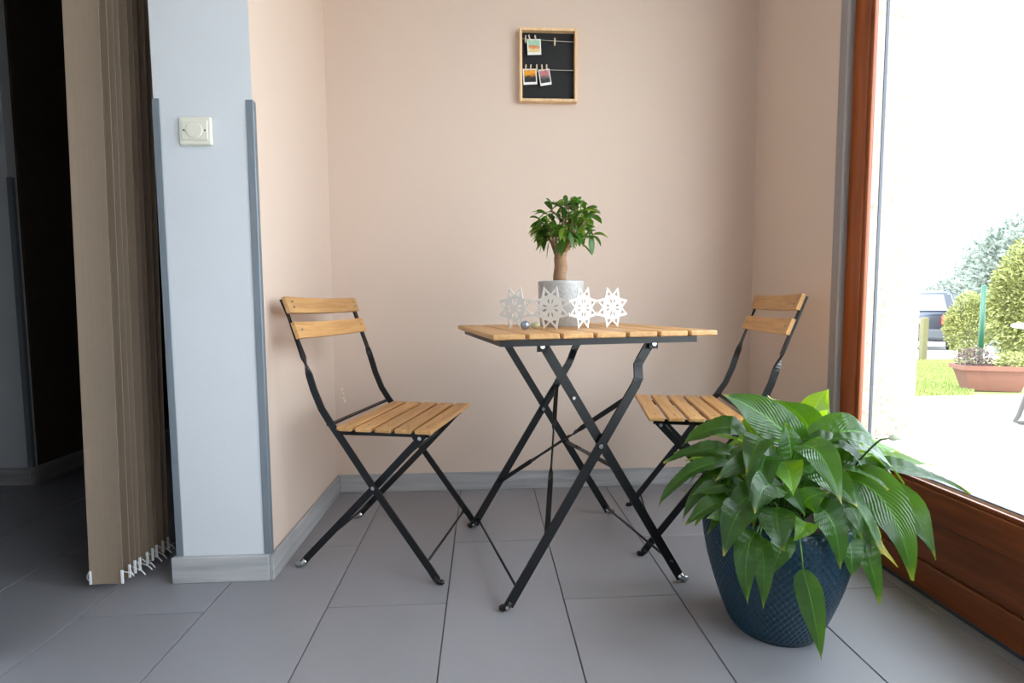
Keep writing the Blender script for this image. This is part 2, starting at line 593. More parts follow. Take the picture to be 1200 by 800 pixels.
def door_leaf(name, ya, yb, hinge_side, label):
    """leaf from ya (near) to yb (far)"""
    d = thing(name, label, 'door', (XD0, yb, 0))
    del d['category']
    struct(d)
    d['category'] = 'door'
    SW = 0.082
    P = Vector((XD0, yb, 0))

    def bx(nm, lo, hi, m, bev=0.003, par=None):
        return obj(nm, box(Vector(lo) - P, Vector(hi) - P, bev), m, par or d)
    bx('stile', (XD0, yb - SW, ZB), (XD1, yb, ZT), 'door_z')
    bx('stile', (XD0, ya, ZB), (XD1, ya + SW, ZT), 'door_z')
    bx('top_rail', (XD0, ya + SW, ZT - 0.09), (XD1, yb - SW, ZT), 'door_y')
    bx('middle_rail', (XD0, ya + SW, 0.205), (XD1, yb - SW, ZG), 'door_y')
    bx('bottom_rail', (XD0, ya + SW, ZB), (XD1, yb - SW, 0.088), 'door_y')
    bx('panel', (XD0 + 0.010, ya + SW, 0.088), (XD1 - 0.006, yb - SW, 0.205), 'door_y')
    # glazing beads: stepped moulding round the glass
    bx('glazing_bead', (XD0 + 0.004, yb - SW - 0.012, ZG), (XD0 + 0.014, yb - SW, ZT - 0.09), 'door_z', 0.002)
    bx('glazing_bead', (XD0 + 0.004, ya + SW, ZG), (XD0 + 0.014, ya + SW + 0.012, ZT - 0.09), 'door_z', 0.002)
    bx('glazing_bead', (XD0 + 0.004, ya + SW + 0.012, ZG), (XD0 + 0.014, yb - SW - 0.012, ZG + 0.011), 'door_y', 0.002)
    pane = bx('pane', (XD0 + 0.0155, ya + SW - 0.005, ZG - 0.005), (XD0 + 0.0195, yb - SW + 0.005, ZT - 0.08), 'glass', 0)
    g = XD0 + 0.029
    bx('spacer', (g, yb - SW - 0.027, ZG), (g + 0.008, yb - SW - 0.024, ZT - 0.09), 'gasket', 0, d)  # dark reflection in the glass, drawn as a thin bar
    bx('spacer', (g, ya + SW + 0.02, ZG + 0.012), (g + 0.008, yb - SW - 0.026, ZG + 0.015), 'gasket', 0, d)  # same reflection along the foot of the glass
    yh = yb + 0.004 if hinge_side > 0 else ya - 0.004
    for zc in (0.2, 0.735, 1.36, 1.95):
        bm = bmesh.new()
        tube(bm, [Vector((XD0 - 0.006, yh, zc - 0.033)) - P, Vector((XD0 - 0.006, yh, zc - 0.002)) - P], 0.0055, 10)
        tube(bm, [Vector((XD0 - 0.006, yh, zc + 0.002)) - P, Vector((XD0 - 0.006, yh, zc + 0.033)) - P], 0.0055, 10)
        obj('hinge', bm, 'brass', d, True)
    return d


door_leaf('door_1', 0.895, 1.585, 1, 'reddish brown wooden glazed door leaf beside the leafy floor plant')
if WIN_Y0 < 0.3:  # nearer leaves are unseen, added to let in more window light
    door_leaf('door_2_added', 0.20, 0.89, -1, 'second wooden glazed door leaf, unseen, added to let in light')
if WIN_Y0 < -0.4:
    door_leaf('door_3_added', -0.495, 0.195, 1, 'third wooden glazed door leaf, unseen, added to let in light')
if WIN_Y0 < -1.1:
    door_leaf('door_4_added', -1.19, -0.50, -1, 'fourth wooden glazed door leaf farthest from the table, unseen, added to let in light')
# fixed frame round the leaves, threshold and outside reveal
struct(obj('trim_5', box((1.135, 1.587, 0), (1.20, 1.66, 2.18), 0.002), 'door_z'), 'wooden fixed frame upright behind the door leaf')
struct(obj('trim_6', box((1.13, WIN_Y0, 2.142), (1.20, 1.66, 2.20), 0.002), 'door_y'), 'wooden head of the door frame')
struct(obj('trim_7', box((1.128, WIN_Y0, 0.0), (1.165, 1.6, 0.011)), 'gasket'), 'dark threshold under the door leaves')
struct(obj('wall_outside', box((1.174, 1.705, -0.3), (1.492, 2.4, 3.0)), 'stucco'), 'rough white stucco reveal outside the glass')
bm = bmesh.new()
add_box(bm, (1.166, WIN_Y0, -0.1), (1.498, 1.705, 0.295), 0.004)
sill = struct(obj('trim_8', bm, 'sill'), 'pale weathered wooden sill outside the glass')

# ================================================================== FOLDING CHAIRS
def make_chair():
    t = thing('folding_chair', 'x', 'chair')
    HA, HB = 0.192, 0.172
    LAT, FWD = Vector((0, 1, 0)), Vector((1, 0, 0))
    prof = [(0.209, 0.012), (0.190, 0.040), (0.03, 0.258), (-0.060, 0.388), (-0.092, 0.432), (-0.118, 0.472), (-0.140, 0.525), (-0.152, 0.565)]
    for s in (-1, 1):
        pts = [Vector((x, s * HA, z)) for x, z in prof]
        wd = [FWD] * len(pts)
        ws = [0.019] * len(pts)
        # quarter twist, then up behind the two back slats
        for k in range(1, 7):
            a = k / 6 * PI / 2
            f = k / 6
            pts.append(Vector((-0.152 - 0.016 * f, s * HA, 0.565 + 0.05 * f)))
            wd.append(FWD * math.cos(a) + LAT * (s * math.sin(a)))
            ws.append(0.019)
        pts.append(Vector((-0.226, s * HA, 0.775)))
        wd.append(LAT)
        ws.append(0.019)
        bm = bmesh.new()
        sweep_rect(bm, pts, wd, ws, 0.006)
        leg = obj('leg', bm, 'black', t)
        bm = bmesh.new()
        tube(bm, [(0.202, s * HA, 0.020), (0.213, s * HA, 0.007), (0.224, s * HA, 0.0075), (0.228, s * HA, 0.009)], [0.009, 0.0075, 0.0075, 0.004], 10)
        obj('foot_cap', bm, 'black', leg, True)
        bm = bmesh.new()
        disc(bm, (0.206, s * (HA + 0.004), 0.016), (0, 1, 0), 0.004, 0.004, 10)
        obj('rivet', bm, 'steel', leg)
        # second leg: seat front to rear foot
        prof2 = [(-0.205, 0.014), (-0.190, 0.032), (0.03, 0.258), (0.170, 0.405)]
        bm = bmesh.new()
        sweep_rect(bm, [(x, s * HB, z) for x, z in prof2], FWD, 0.020, 0.006)
        leg = obj('leg', bm, 'black', t)
        bm = bmesh.new()
        tube(bm, [(-0.196, s * HB, 0.024), (-0.207, s * HB, 0.011), (-0.218, s * HB, 0.0085), (-0.226, s * HB, 0.0085), (-0.230, s * HB, 0.0085)], [0.009, 0.0085, 0.0085, 0.0075, 0.003], 10)
        obj('foot_cap', bm, 'steel', leg, True)
        bm = bmesh.new()
        disc(bm, (0.03, s * (HA - 0.006), 0.258), (0, 1, 0), 0.0055, 0.026, 12)
        obj('pivot_bolt', bm, 'steel', t)
        bm = bmesh.new()
        disc(bm, (0.162, s * (HB + 0.006), 0.398), (0, 1, 0), 0.0055, 0.010, 12)
        obj('pivot_bolt', bm, 'steel', t)
        # seat rail under the slats
        bm = bmesh.new()
        sweep_rect(bm, [(-0.095, s * 0.155, 0.400), (0.180, s * 0.155, 0.403)], (0, 0, 1), 0.016, 0.004)
        obj('seat_rail', bm, 'black', t)
    for x, z, h in ((0.178, 0.055, HA), (-0.165, 0.060, HB), (0.105, 0.337, HB)):
        bm = bmesh.new()
        tube(bm, [(x, -h, z), (x, h, z)], 0.0035, 8)
        obj('crossbar', bm, 'black', t, True)
    bm = bmesh.new()
    sweep_rect(bm, [(-0.098, -HA, 0.428), (-0.098, HA, 0.428)], FWD, 0.014, 0.005)
    obj('crossbar', bm, 'black', t)
    # seat slats, long axis across the chair
    sm = None
    n, w = 5, 0.047
    for k in range(n):
        x = -0.054 + k * (0.288 - 0.0) / n + 0.0
        if sm is None:
            o = obj('seat_slat', box((-w / 2, -0.195, -0.006), (w / 2, 0.195, 0.006), 0.0025), 'slat', t)
            sm = o.data
        else:
            o = obj_me('seat_slat', sm, t)
        o.location = (x, 0, 0.418)
        for s in (-1, 1):
            bm = bmesh.new()
            disc(bm, (0, s * 0.155, 0.0063), (0, 0, 1), 0.003, 0.0012, 8)
            obj('screw', bm, 'steel', o)
    tilt = math.atan2(0.058, 0.16)
    for x, z in ((-0.2105, 0.760), (-0.1855, 0.690)):
        # gently curved back slats
        bm = bmesh.new()
        pts = [Vector((-0.010 + 0.010 * (1 - (y / 0.2) ** 2) * -1 + 0.010, y, 0)) for y in [-0.2 + 0.4 * i / 10 for i in range(11)]]
        sweep_rect(bm, pts, (0, 0, 1), 0.047, 0.011)
        bmesh.ops.bevel(bm, geom=[e for e in bm.edges if len(e.link_faces) == 2 and e.calc_face_angle(0) > 1], offset=0.002, segments=1, affect='EDGES')
        o = obj('back_slat', bm, 'slat', t)
        o.location = (x, 0, z)
        o.rotation_euler = (0, -tilt, 0)
        for s in (-1, 1):
            bm = bmesh.new()
            for dz in ((-0.008, 0.008) if z > 0.72 else (0.0,)):
                disc(bm, (0.0065, s * 0.175, dz), (1, 0, 0), 0.0032, 0.002, 8)
            obj('screw', bm, 'steel', o)
    return t


chair = make_chair()
chair.location = (-0.2915, 1.605, 0)
chair.rotation_euler = (0, 0, -0.2408)
tag(chair, 'wooden slatted folding chair with black frame beside the white wall end', 'chair', 'folding bistro chairs')
chair2 = copy_tree(chair)
chair2.location = (0.713, 1.640, 0)
chair2.rotation_euler = (0, 0, 2.956)
tag(chair2, 'wooden slatted folding chair with black frame partly hidden by the leafy plant', 'chair', 'folding bistro chairs')

# ================================================================== FOLDING TABLE
TC, TR, TZ = Vector((0.25, 1.50, 0)), 0.188, 0.690
tab = thing('folding_table', 'square slatted wooden folding bistro table with crossed black legs', 'table', TC, TR)
HX, HY = 0.293, 0.285
sm = None
n = 7
pit = 2 * HX / n
for k in range(n):
    x = -HX + pit * (k + .5)
    if sm is None:
        o = obj('top_slat', box((-pit / 2 + 0.004, -HY, -0.0065), (pit / 2 - 0.004, HY, 0.0065), 0.0025), 'slat', tab)
        sm = o.data
    else:
        o = obj_me('top_slat', sm, tab)
    o.location = (x, 0, TZ - 0.0065)
for nm, lo, hi in (('top_frame', (-HX + 0.025, -HY + 0.012, TZ - 0.029), (HX - 0.055, -HY + 0.016, TZ - 0.0132)),
                   ('top_frame', (-HX + 0.025, HY - 0.016, TZ - 0.029), (HX - 0.055, HY - 0.012, TZ - 0.0132)),
                   ('top_frame', (-HX + 0.025, -HY + 0.016, TZ - 0.029), (-HX + 0.029, HY - 0.016, TZ - 0.0132)),
                   ('top_frame', (HX - 0.059, -HY + 0.016, TZ - 0.029), (HX - 0.055, HY - 0.016, TZ - 0.0132))):
    obj(nm, box(lo, hi), 'black', tab)
YF, YK = -0.222, 0.295 - 0.02
FL = lambda z: -0.25 + z / 1.588
FR = lambda z: 0.25 - z / 1.64
WD = (1, 0, 0)
for y, s in ((YF, -1), (YK, 1)):
    ya, yb = y, y - s * 0.012
    bm = bmesh.new()
    pts = [(FL(0.012), ya, 0.012), (FL(0.55), ya, 0.55), (0.1045, ya, 0.568), (0.1105, yb - s * 0.004, 0.600), (0.119, yb - s * 0.004, 0.616), (0.152, yb - s * 0.004, 0.667)]
    sweep_rect(bm, pts, WD, 0.024, 0.006)
    l1 = obj('leg', bm, 'black', tab)
    bm = bmesh.new()
    pts = [(FR(0.012), yb, 0.012), (FR(0.66), yb, 0.667)]
    sweep_rect(bm, pts, WD, 0.024, 0.006)
    l2 = obj('leg', bm, 'black', tab)
    for leg, fx, yy, d in ((l1, FL(0.012), ya, -1), (l2, FR(0.012), yb, 1)):
        bm = bmesh.new()
        tube(bm, [(fx - d * 0.004, yy, 0.022), (fx + d * 0.004, yy, 0.011), (fx + d * 0.016, yy, 0.0088), (fx + d * 0.024, yy, 0.0088)], [0.010, 0.0088, 0.0088, 0.005], 10)
        obj('foot_cap', bm, 'steel' if d > 0 else 'black', leg, True)
        bm = bmesh.new()
        disc(bm, (fx + d * 0.006, yy - 0.0095, 0.013), (0, 1, 0), 0.0045, 0.003, 10)
        obj('rivet', bm, 'steel', leg)
    for x, z in ((-0.1525, 0.655), (0.148, 0.655)):
        bm = bmesh.new()
        add_box(bm, (x - 0.012, yb + s * 0.004, 0.642), (x + 0.012, yb + s * 0.008, TZ - 0.0132), 0.001)
        obj('bracket', bm, 'black', tab)
        bm = bmesh.new()
        disc(bm, (x, yb + s * 0.009, z), (0, 1, 0), 0.006, 0.008, 12)
        obj('pivot_bolt', bm, 'steel', tab)
    bm = bmesh.new()
    disc(bm, (-0.001, y - s * 0.004, 0.398), (0, 1, 0), 0.006, 0.024, 12)
    obj('pivot_bolt', bm, 'steel', tab)
    bm = bmesh.new()
    disc(bm, (FR(0.523), yb + s * 0.005, 0.523), (0, 1, 0), 0.0045, 0.006, 12)
    obj('rivet', bm, 'steel', tab)


def brace(p0, p1, w, t, twist=False, D0=(0, 0, 1), D1=(0, 0, 1)):
    p0, p1 = Vector(p0), Vector(p1)
    bm = bmesh.new()
    ks = [0, .3, .31, .34, .37, .5, .62, .65, .68, .70, 1.0]
    wd = []
    for k in ks:
        a = 0 if k <= .3 or k >= .70 else (1 if .36 < k < .63 else .5)
        wd.append(Vector(D0) * (1 - a) + Vector(D1) * a)
    sweep_rect(bm, [p0.lerp(p1, k) for k in ks], wd, w, t)
    obj('brace', bm, 'black', tab)


brace((FL(0.15), YK, 0.15), (FL(0.52), YF, 0.52), 0.013, 0.004, D1=(0.9, 0, 0.2))
brace((FL(0.48), YK, 0.48), (FL(0.17), YF, 0.17), 0.014, 0.004, D0=(1, 0, 0), D1=(0, 0.2, 1))
brace((FR(0.28), YK - 0.012, 0.28), (FR(0.335), YF + 0.012, 0.335), 0.012, 0.004, D1=(0.9, 0, 0.2))
for F, za, zb in ((FL, 0.03, 0.05), (FR, 0.03, 0.065)):
    bm = bmesh.new()
    tube(bm, [(F(za), YK, za), (F(zb), YF, zb)], 0.0035, 8)
    obj('crossbar', bm, 'black', tab, True)

# ================================================================== LEAVES
def leaf_bm(P0, P1, P2, w, side, fold=0.25, wave=0.0, seed=0, shape=(0.60, 1.08), nl=14, nw=6, curl=0.0, rib=0.0, veins=11):
    """leaf blade along a bent midrib, pointed tip, V fold, wavy margin; UV u -1..1 across, v 0..1 along"""
    rg = random.Random(seed)
    ph = rg.random() * 6
    mid = bez(Vector(P0), Vector(P1), Vector(P2), nl)
    a, b = shape
    mx = (a / (a + b)) ** a * (b / (a + b)) ** b
    bm = bmesh.new()
    uvl = bm.loops.layers.uv.new('UVMap')
    rows = []
    for i, p in enumerate(mid):
        t = i / nl
        T = (mid[min(i + 1, nl)] - mid[max(i - 1, 0)]).normalized()
        Sd = Vector(side)
        Sd = (Sd - T * Sd.dot(T)).normalized()
        Nn = Sd.cross(T).normalized()
        tt = max(1e-4, min(1 - 1e-4, t))
        hw = w / 2 * (tt ** a) * ((1 - tt) ** b) / mx
        hw = max(hw, w * 0.012)
        row = []
        for k in range(nw + 1):
            u = -1 + 2 * k / nw
            off = abs(u) * fold * hw + wave * w * abs(u) ** 2 * math.sin(ph + t * 11 + (1.7 if u > 0 else 0)) - curl * hw * u * u + rib * math.sin(2 * PI * veins * (t - 0.42 * abs(u) * (0.4 + 0.6 * hw * 2 / w))) * min(1, abs(u) * 3) * (hw * 2 / w)
            row.append((bm.verts.new(p + Sd * (u * hw) + Nn * off), u, t))
        rows.append(row)
    for ra, rb in zip(rows, rows[1:]):
        for k in range(nw):
            q = (ra[k], ra[k + 1], rb[k + 1], rb[k])
            f = bm.faces.new([x[0] for x in q])
            f.smooth = True
            for lp, x in zip(f.loops, q):
                lp[uvl].uv = (x[1], x[2])
    return bm


MT['lily_dark'] = leaf_mat('peace_lily_leaf', srgb(30, 60, 24), srgb(66, 110, 40), 0.25, srgb(120, 176, 30), 0.28, 15, srgb(190, 170, 70))
MT['lily_light'] = leaf_mat('backlit_young_lily_leaf', srgb(66, 116, 34), srgb(108, 160, 48), 0.5, srgb(190, 228, 30), 0.34, 11)  # paler, more translucent green stands in for backlight
MT['lily_yellow'] = leaf_mat('yellowing_peace_lily_leaf', srgb(170, 165, 40), srgb(205, 190, 70), 0.35, srgb(220, 210, 60), 0.4, 11, srgb(150, 100, 40))
MT['ficus_young'] = leaf_mat('young_ficus_leaf', srgb(84, 124, 40), srgb(130, 164, 60), 0.3, srgb(180, 210, 60), 0.3, 8)
MT['ficus_leaf'] = leaf_mat('ficus_leaf', srgb(34, 74, 30), srgb(72, 122, 44), 0.25, srgb(130, 180, 40), 0.28, 8)

# ================================================================== PEACE LILY IN BLUE POT
PC = Vector((0.678, 1.148, 0))


def pot_radius(z):
    f = max(0.0, min(1.0, z / 0.285))
    return 0.092 + 0.070 * (1 - (1 - f) ** 1.75) - 0.004 * f ** 6


MT['pot_blue'] = mat('deep_teal_blue_glaze', srgb(12, 47, 64), 0.30, vary=0.12, scale=12, spec=0.5)
lily = thing('potted_peace_lily', 'large leafy green peace lily in a scaly teal blue pot', 'plant', PC)
bm = bmesh.new()
HP = 0.285
NC, RH = 58, 0.0098
segs, nz = NC * 8, 203
prof_out = []
rings = []
for i in range(nz + 1):
    z = HP * i / nz
    r0 = pot_radius(z)
    ring = []
    row = z / RH
    fade = min(1, max(0, (z - 0.004) / 0.01)) * min(1, max(0, (HP - 0.004 - z) / 0.006))
    for k in range(segs):
        u = k / 8
        best = 0.0
        for rr in (math.floor(row), math.floor(row) + 1, math.floor(row) - 1):
            uu = (u + 0.5 * (rr % 2)) % 1.0 - 0.5
            dv = (row - rr)
            if -1.0 <= dv <= 1.0:
                q = (uu / 0.56) ** 2 + ((dv - 0.15) / 0.95) ** 2
                if q < 1:
                    best = max(best, math.sqrt(1 - q) * (0.72 + 0.28 * (0.5 - dv * 0.5)))
        r = r0 + 0.0055 * best * fade
        ring.append(bm.verts.new((r * math.cos(2 * PI * k / segs), r * math.sin(2 * PI * k / segs), z)))
    rings.append(ring)
for a, b in zip(rings, rings[1:]):
    for k in range(segs):
        bm.faces.new((a[k], a[(k + 1) % segs], b[(k + 1) % segs], b[k]))
bm.faces.new(rings[0][::-1])
# inner wall
inner = []
for r, z in ((pot_radius(HP) - 0.010, HP), (pot_radius(HP) - 0.012, HP - 0.05)):
    inner.append([bm.verts.new((r * math.cos(2 * PI * k / segs), r * math.sin(2 * PI * k / segs), z)) for k in range(segs)])
for a, b in zip([rings[-1]] + inner, inner):
    for k in range(segs):
        bm.faces.new((a[k], a[(k + 1) % segs], b[(k + 1) % segs], b[k]))
obj('pot', bm, 'pot_blue', lily, True)
obj('soil', lathe(bmesh.new(), [(0.147, HP - 0.04), (0.1, HP - 0.028), (0, HP - 0.02)], 32), 'soil', lily, True)

LS = []   # blade base pixel, depth, mid pixel, depth, tip pixel, depth, width, roll, material


def L(bx, by, bY, mx, my, mY, tx, ty, tY, w, roll=0, m='lily_dark', fold=0.25, wave=0.065, face=0.4):
    LS.append((bx, by, bY, mx, my, mY, tx, ty, tY, w, roll, m, fold, wave, face))


# crop coordinates of the plant turned into photograph pixels
def K(c):
    return 760 + 0.425 * c[0], 440 + 0.425 * c[1]


def LK(b, bY, m, mY, t, tY, w, roll=0, mt='lily_dark', fold=0.25, wave=0.065, face=0.4):
    b, m, t = K(b), K(m), K(t)
    L(b[0], b[1], bY, m[0], m[1], mY, t[0], t[1], tY, w, roll, mt, fold, wave, face)


LK((432, 215), 1.15, (330, 95), 1.14, (205, 52), 1.17, 0.092, 35)
LK((445, 215), 1.20, (470, 115), 1.24, (330, 58), 1.16, 0.085, 15, face=0)
LK((435, 215), 1.22, (420, 150), 1.27, (498, 95), 1.25, 0.090, -15, 'lily_light', face=0)
LK((455, 160), 1.28, (440, 90), 1.33, (497, 36), 1.34, 0.085, 20, 'lily_light', face=0)
LK((447, 212), 1.14, (540, 115), 1.13, (628, 175), 1.12, 0.095, 20)
LK((330, 215), 1.22, (240, 160), 1.22, (148, 165), 1.22, 0.055, -20, 'lily_light', face=0.1)
LK((320, 235), 1.25, (290, 170), 1.28, (262, 110), 1.30, 0.075, 0, 'lily_light', face=0.1)
LK((345, 225), 1.24, (360, 150), 1.28, (345, 95), 1.30, 0.070, 0, 'lily_light')
LK((290, 225), 1.16, (150, 170), 1.16, (42, 242), 1.18, 0.050, 10)
LK((230, 235), 1.13, (90, 240), 1.12, (28, 362), 1.13, 0.045, 10)
LK((265, 250), 1.14, (150, 260), 1.10, (92, 405), 1.08, 0.042, 0)
LK((250, 225), 1.20, (140, 205), 1.20, (70, 215), 1.24, 0.045, 0)
LK((380, 240), 1.10, (280, 205), 1.06, (185, 290), 1.05, 0.060, -25)
LK((350, 300), 1.06, (280, 250), 1.04, (272, 225), 1.06, 0.050, 20)
LK((368, 305), 1.02, (310, 275), 0.98, (293, 380), 0.96, 0.064, -20)
LK((365, 305), 1.02, (395, 310), 0.97, (432, 388), 0.96, 0.036, 10)
LK((430, 360), 1.01, (425, 330), 0.97, (497, 322), 0.96, 0.055, 0)
LK((355, 362), 1.00, (345, 390), 0.95, (373, 483), 0.94, 0.068, 0)
LK((290, 345), 1.02, (235, 355), 0.97, (208, 497), 0.97, 0.064, 0)
LK((300, 430), 0.99, (255, 460), 0.95, (273, 630), 0.95, 0.052, 0)
LK((305, 445), 1.00, (325, 500), 0.955, (316, 642), 0.955, 0.042, 0)
LK((385, 440), 0.99, (365, 470), 0.965, (338, 552), 0.965, 0.044, 0)
LK((424, 532), 0.955, (450, 600), 0.94, (477, 785), 0.955, 0.050, 15, 'lily_dark')
LK((455, 362), 1.00, (520, 360), 0.96, (530, 535), 0.97, 0.062, 0)
LK((530, 285), 1.05, (680, 280), 0.98, (728, 565), 0.96, 0.092, 0, face=0.75)
LK((600, 300), 1.12, (740, 330), 1.06, (790, 508), 1.02, 0.070, 0, face=0.7)
LK((575, 430), 1.03, (600, 440), 0.99, (638, 632), 0.99, 0.056, 0, face=0.65)
LK((560, 240), 1.13, (720, 235), 1.07, (888, 327), 1.03, 0.046, 0)
LK((560, 245), 1.17, (660, 215), 1.17, (782, 246), 1.16, 0.050, 0, 'lily_light')
LK((555, 225), 1.22, (620, 165), 1.22, (700, 222), 1.22, 0.060, 0, 'lily_light')
LK((590, 405), 1.06, (610, 440), 1.02, (686, 528), 1.01, 0.034, 0, 'lily_yellow')
LK((548, 430), 1.02, (560, 470), 0.99, (562, 556), 0.99, 0.050, 0, face=0.6)
LK((250, 340), 1.08, (170, 340), 1.05, (100, 412), 1.05, 0.046, 0)
LK((270, 300), 1.10, (200, 290), 1.08, (120, 330), 1.08, 0.050, 0)
LK((420, 400), 1.00, (450, 400), 0.96, (400, 455), 0.96, 0.045, 0, 'lily_light')
LK((500, 235), 1.10, (560, 225), 1.06, (602, 265), 1.05, 0.050, 0)
LK((480, 260), 1.20, (540, 215), 1.24, (600, 230), 1.28, 0.07, 0, 'lily_light')
LK((560, 370), 1.08, (600, 370), 1.04, (640, 460), 1.03, 0.05, 0, 'lily_light')
LK((580, 365), 1.06, (640, 350), 1.02, (690, 325), 1.03, 0.032, 0, 'lily_yellow')
LK((215, 260), 1.14, (190, 270), 1.10, (215, 370), 1.08, 0.055, 0)
LK((300, 360), 1.03, (240, 380), 1.00, (160, 395), 1.00, 0.05, 0)
LK((500, 330), 1.06, (570, 320), 1.00, (585, 450), 0.99, 0.062, 0, face=0.6)
LK((520, 380), 1.05, (580, 390), 1.01, (610, 500), 1.00, 0.056, 0, face=0.6)
LK((470, 300), 1.10, (520, 270), 1.04, (560, 340), 1.02, 0.058, 0)
LK((330, 330), 1.05, (260, 310), 1.00, (225, 400), 0.99, 0.060, 0, face=0.6)
LK((390, 260), 1.12, (400, 190), 1.10, (375, 130), 1.12, 0.060, 0, 'lily_dark', face=0.6)
LK((420, 330), 1.04, (440, 270), 1.02, (470, 240), 1.03, 0.045, 0, 'lily_dark', face=0.6)
rg = random.Random(11)
for k in range(26):                     # inner and rear leaves that fill the plant
    a = k / 26 * 2 * PI + rg.uniform(-.12, .12)
    ln = rg.uniform(0.13, 0.19)
    r0 = rg.uniform(0.04, 0.10)
    z0 = rg.uniform(0.33, 0.46)
    d = Vector((math.cos(a), math.sin(a), 0))
    p0 = PC + d * r0 + Vector((0, 0, z0))
    p1 = p0 + d * ln * 0.5 + Vector((0, 0, rg.uniform(0.0, 0.05)))
    p2 = p0 + d * ln * 0.95 + Vector((0, 0, rg.uniform(-0.12, 0.0)))
    p2.x = min(p2.x, 1.08)
    LS.append((p0, p1, p2, rg.uniform(0.05, 0.075), rg.uniform(-20, 20), 'lily_dark' if rg.random() < .75 else 'lily_light'))
for i, e in enumerate(LS):
    if len(e) == 6:
        p0, p1, p2, w, roll, m = e
        fold, wave, face = 0.25, 0.05, 0.2
    else:
        bx, by, bY, mx, my, mY, tx, ty, tY, w, roll, m, fold, wave, face = e
        p0, pm, p2 = at(bx, by, bY), at(mx, my, mY), at(tx, ty, tY)
        p1 = pm
    ch = (p2 - p0).normalized()
    out = ((p0 + p2) / 2 - PC)
    out.z = 0
    out = out.normalized() if out.length > 1e-4 else Vector((0, -1, 0))
    ref = (Vector((0, 0, 1)) * (1 - abs(ch.z)) + out * (abs(ch.z) + 0.15)).normalized()
    ref = (ref * (1 - face) + (EYE - (p0 + p2) / 2).normalized() * face).normalized()
    side = ch.cross(ref).normalized()
    side = (Matrix.Rotation(R(roll), 3, ch) @ side).normalized()
    bm = leaf_bm(p0 - PC, p1 - PC, p2 - PC, w, side, fold, wave, seed=i, nl=36, nw=8, curl=0.05, rib=0.0011 if w > 0.04 else 0.0006, veins=9)
    lf = obj('leaf', bm, m, lily)
    # stalk from the soil to the blade
    q = Vector((out.x * 0.03 + rg.uniform(-.02, .02), out.y * 0.03 + rg.uniform(-.02, .02), HP - 0.03))
    b0 = p0 - PC
    T = (p1 - p0).normalized()
    mid = Vector((q.x * 0.55 + b0.x * 0.45, q.y * 0.55 + b0.y * 0.45, max(b0.z, HP) * 0.75 + 0.09))
    if b0.z < HP:
        mid = Vector((b0.x * 0.75, b0.y * 0.75, HP + 0.09))
    bm = bmesh.new()
    tube(bm, bez(q, mid, b0 + T * 0.004, 8), [0.0034 - 0.0016 * j / 8 for j in range(9)], 6)
    obj('stalk', bm, 'stalk', lf, True)
# spent flower spike on a long thin stalk
bm = bmesh.new()
pts = [at(*K((540, 290)), 1.08), at(*K((590, 215)), 1.05), at(*K((640, 176)), 1.02), at(*K((668, 172)), 1.01)]
tube(bm, [p - PC for p in bez(pts[0], pts[1], pts[2], 8)] + [pts[3] - PC], [0.0022] * 9 + [0.0012], 6)
fs = obj('flower_stalk', bm, 'stalk', lily, True)
MT['spathe'] = mat('faded_green_white_spathe', srgb(190, 196, 170), 0.5)
p0, p1, p2 = at(*K((660, 174)), 1.01), at(*K((680, 168)), 1.0), at(*K((704, 176)), 1.0)
obj('spathe', leaf_bm(p0 - PC, p1 - PC, p2 - PC, 0.012, (0, 0.3, 1), 0.4, seed=5), 'spathe', fs)

# ================================================================== THINGS ON THE TABLE
FP = Vector((at(657, 380, 1.57).x, 1.57, TZ + 0.0005))
fic = thing('potted_ficus', 'small ficus tree with thick trunk in a speckled grey pot', 'plant', FP)
MT['fic_pot'] = mat('speckled_grey_white_ceramic', srgb(176, 174, 172), 0.35, vary=0.35, scale=130, bump=0.6, bump_scale=160)
bm = lathe(bmesh.new(), [(0, 0), (0.060, 0), (0.062, 0.002), (0.067, 0.06), (0.0685, 0.125), (0.0695, 0.132), (0.068, 0.136), (0.064, 0.136), (0.063, 0.115)], 48)
obj('pot', bm, 'fic_pot', fic, True)
obj('soil', lathe(bmesh.new(), [(0.0635, 0.122), (0.03, 0.127), (0, 0.129)], 24), 'soil', fic, True)
bm = bmesh.new()
pts = [Vector((0.0, 0, 0.12)), Vector((-0.004, 0, 0.15)), Vector((0.001, 0, 0.18)), Vector((-0.002, 0, 0.205)), Vector((0.004, 0, 0.225))]
tube(bm, pts, [0.0215, 0.0195, 0.0200, 0.0185, 0.0165], 14)
trunk = obj('trunk', bm, 'bark', fic, True)
rg = random.Random(4)
CC = Vector((0.022, 0, 0.292))
ficus_blade = None
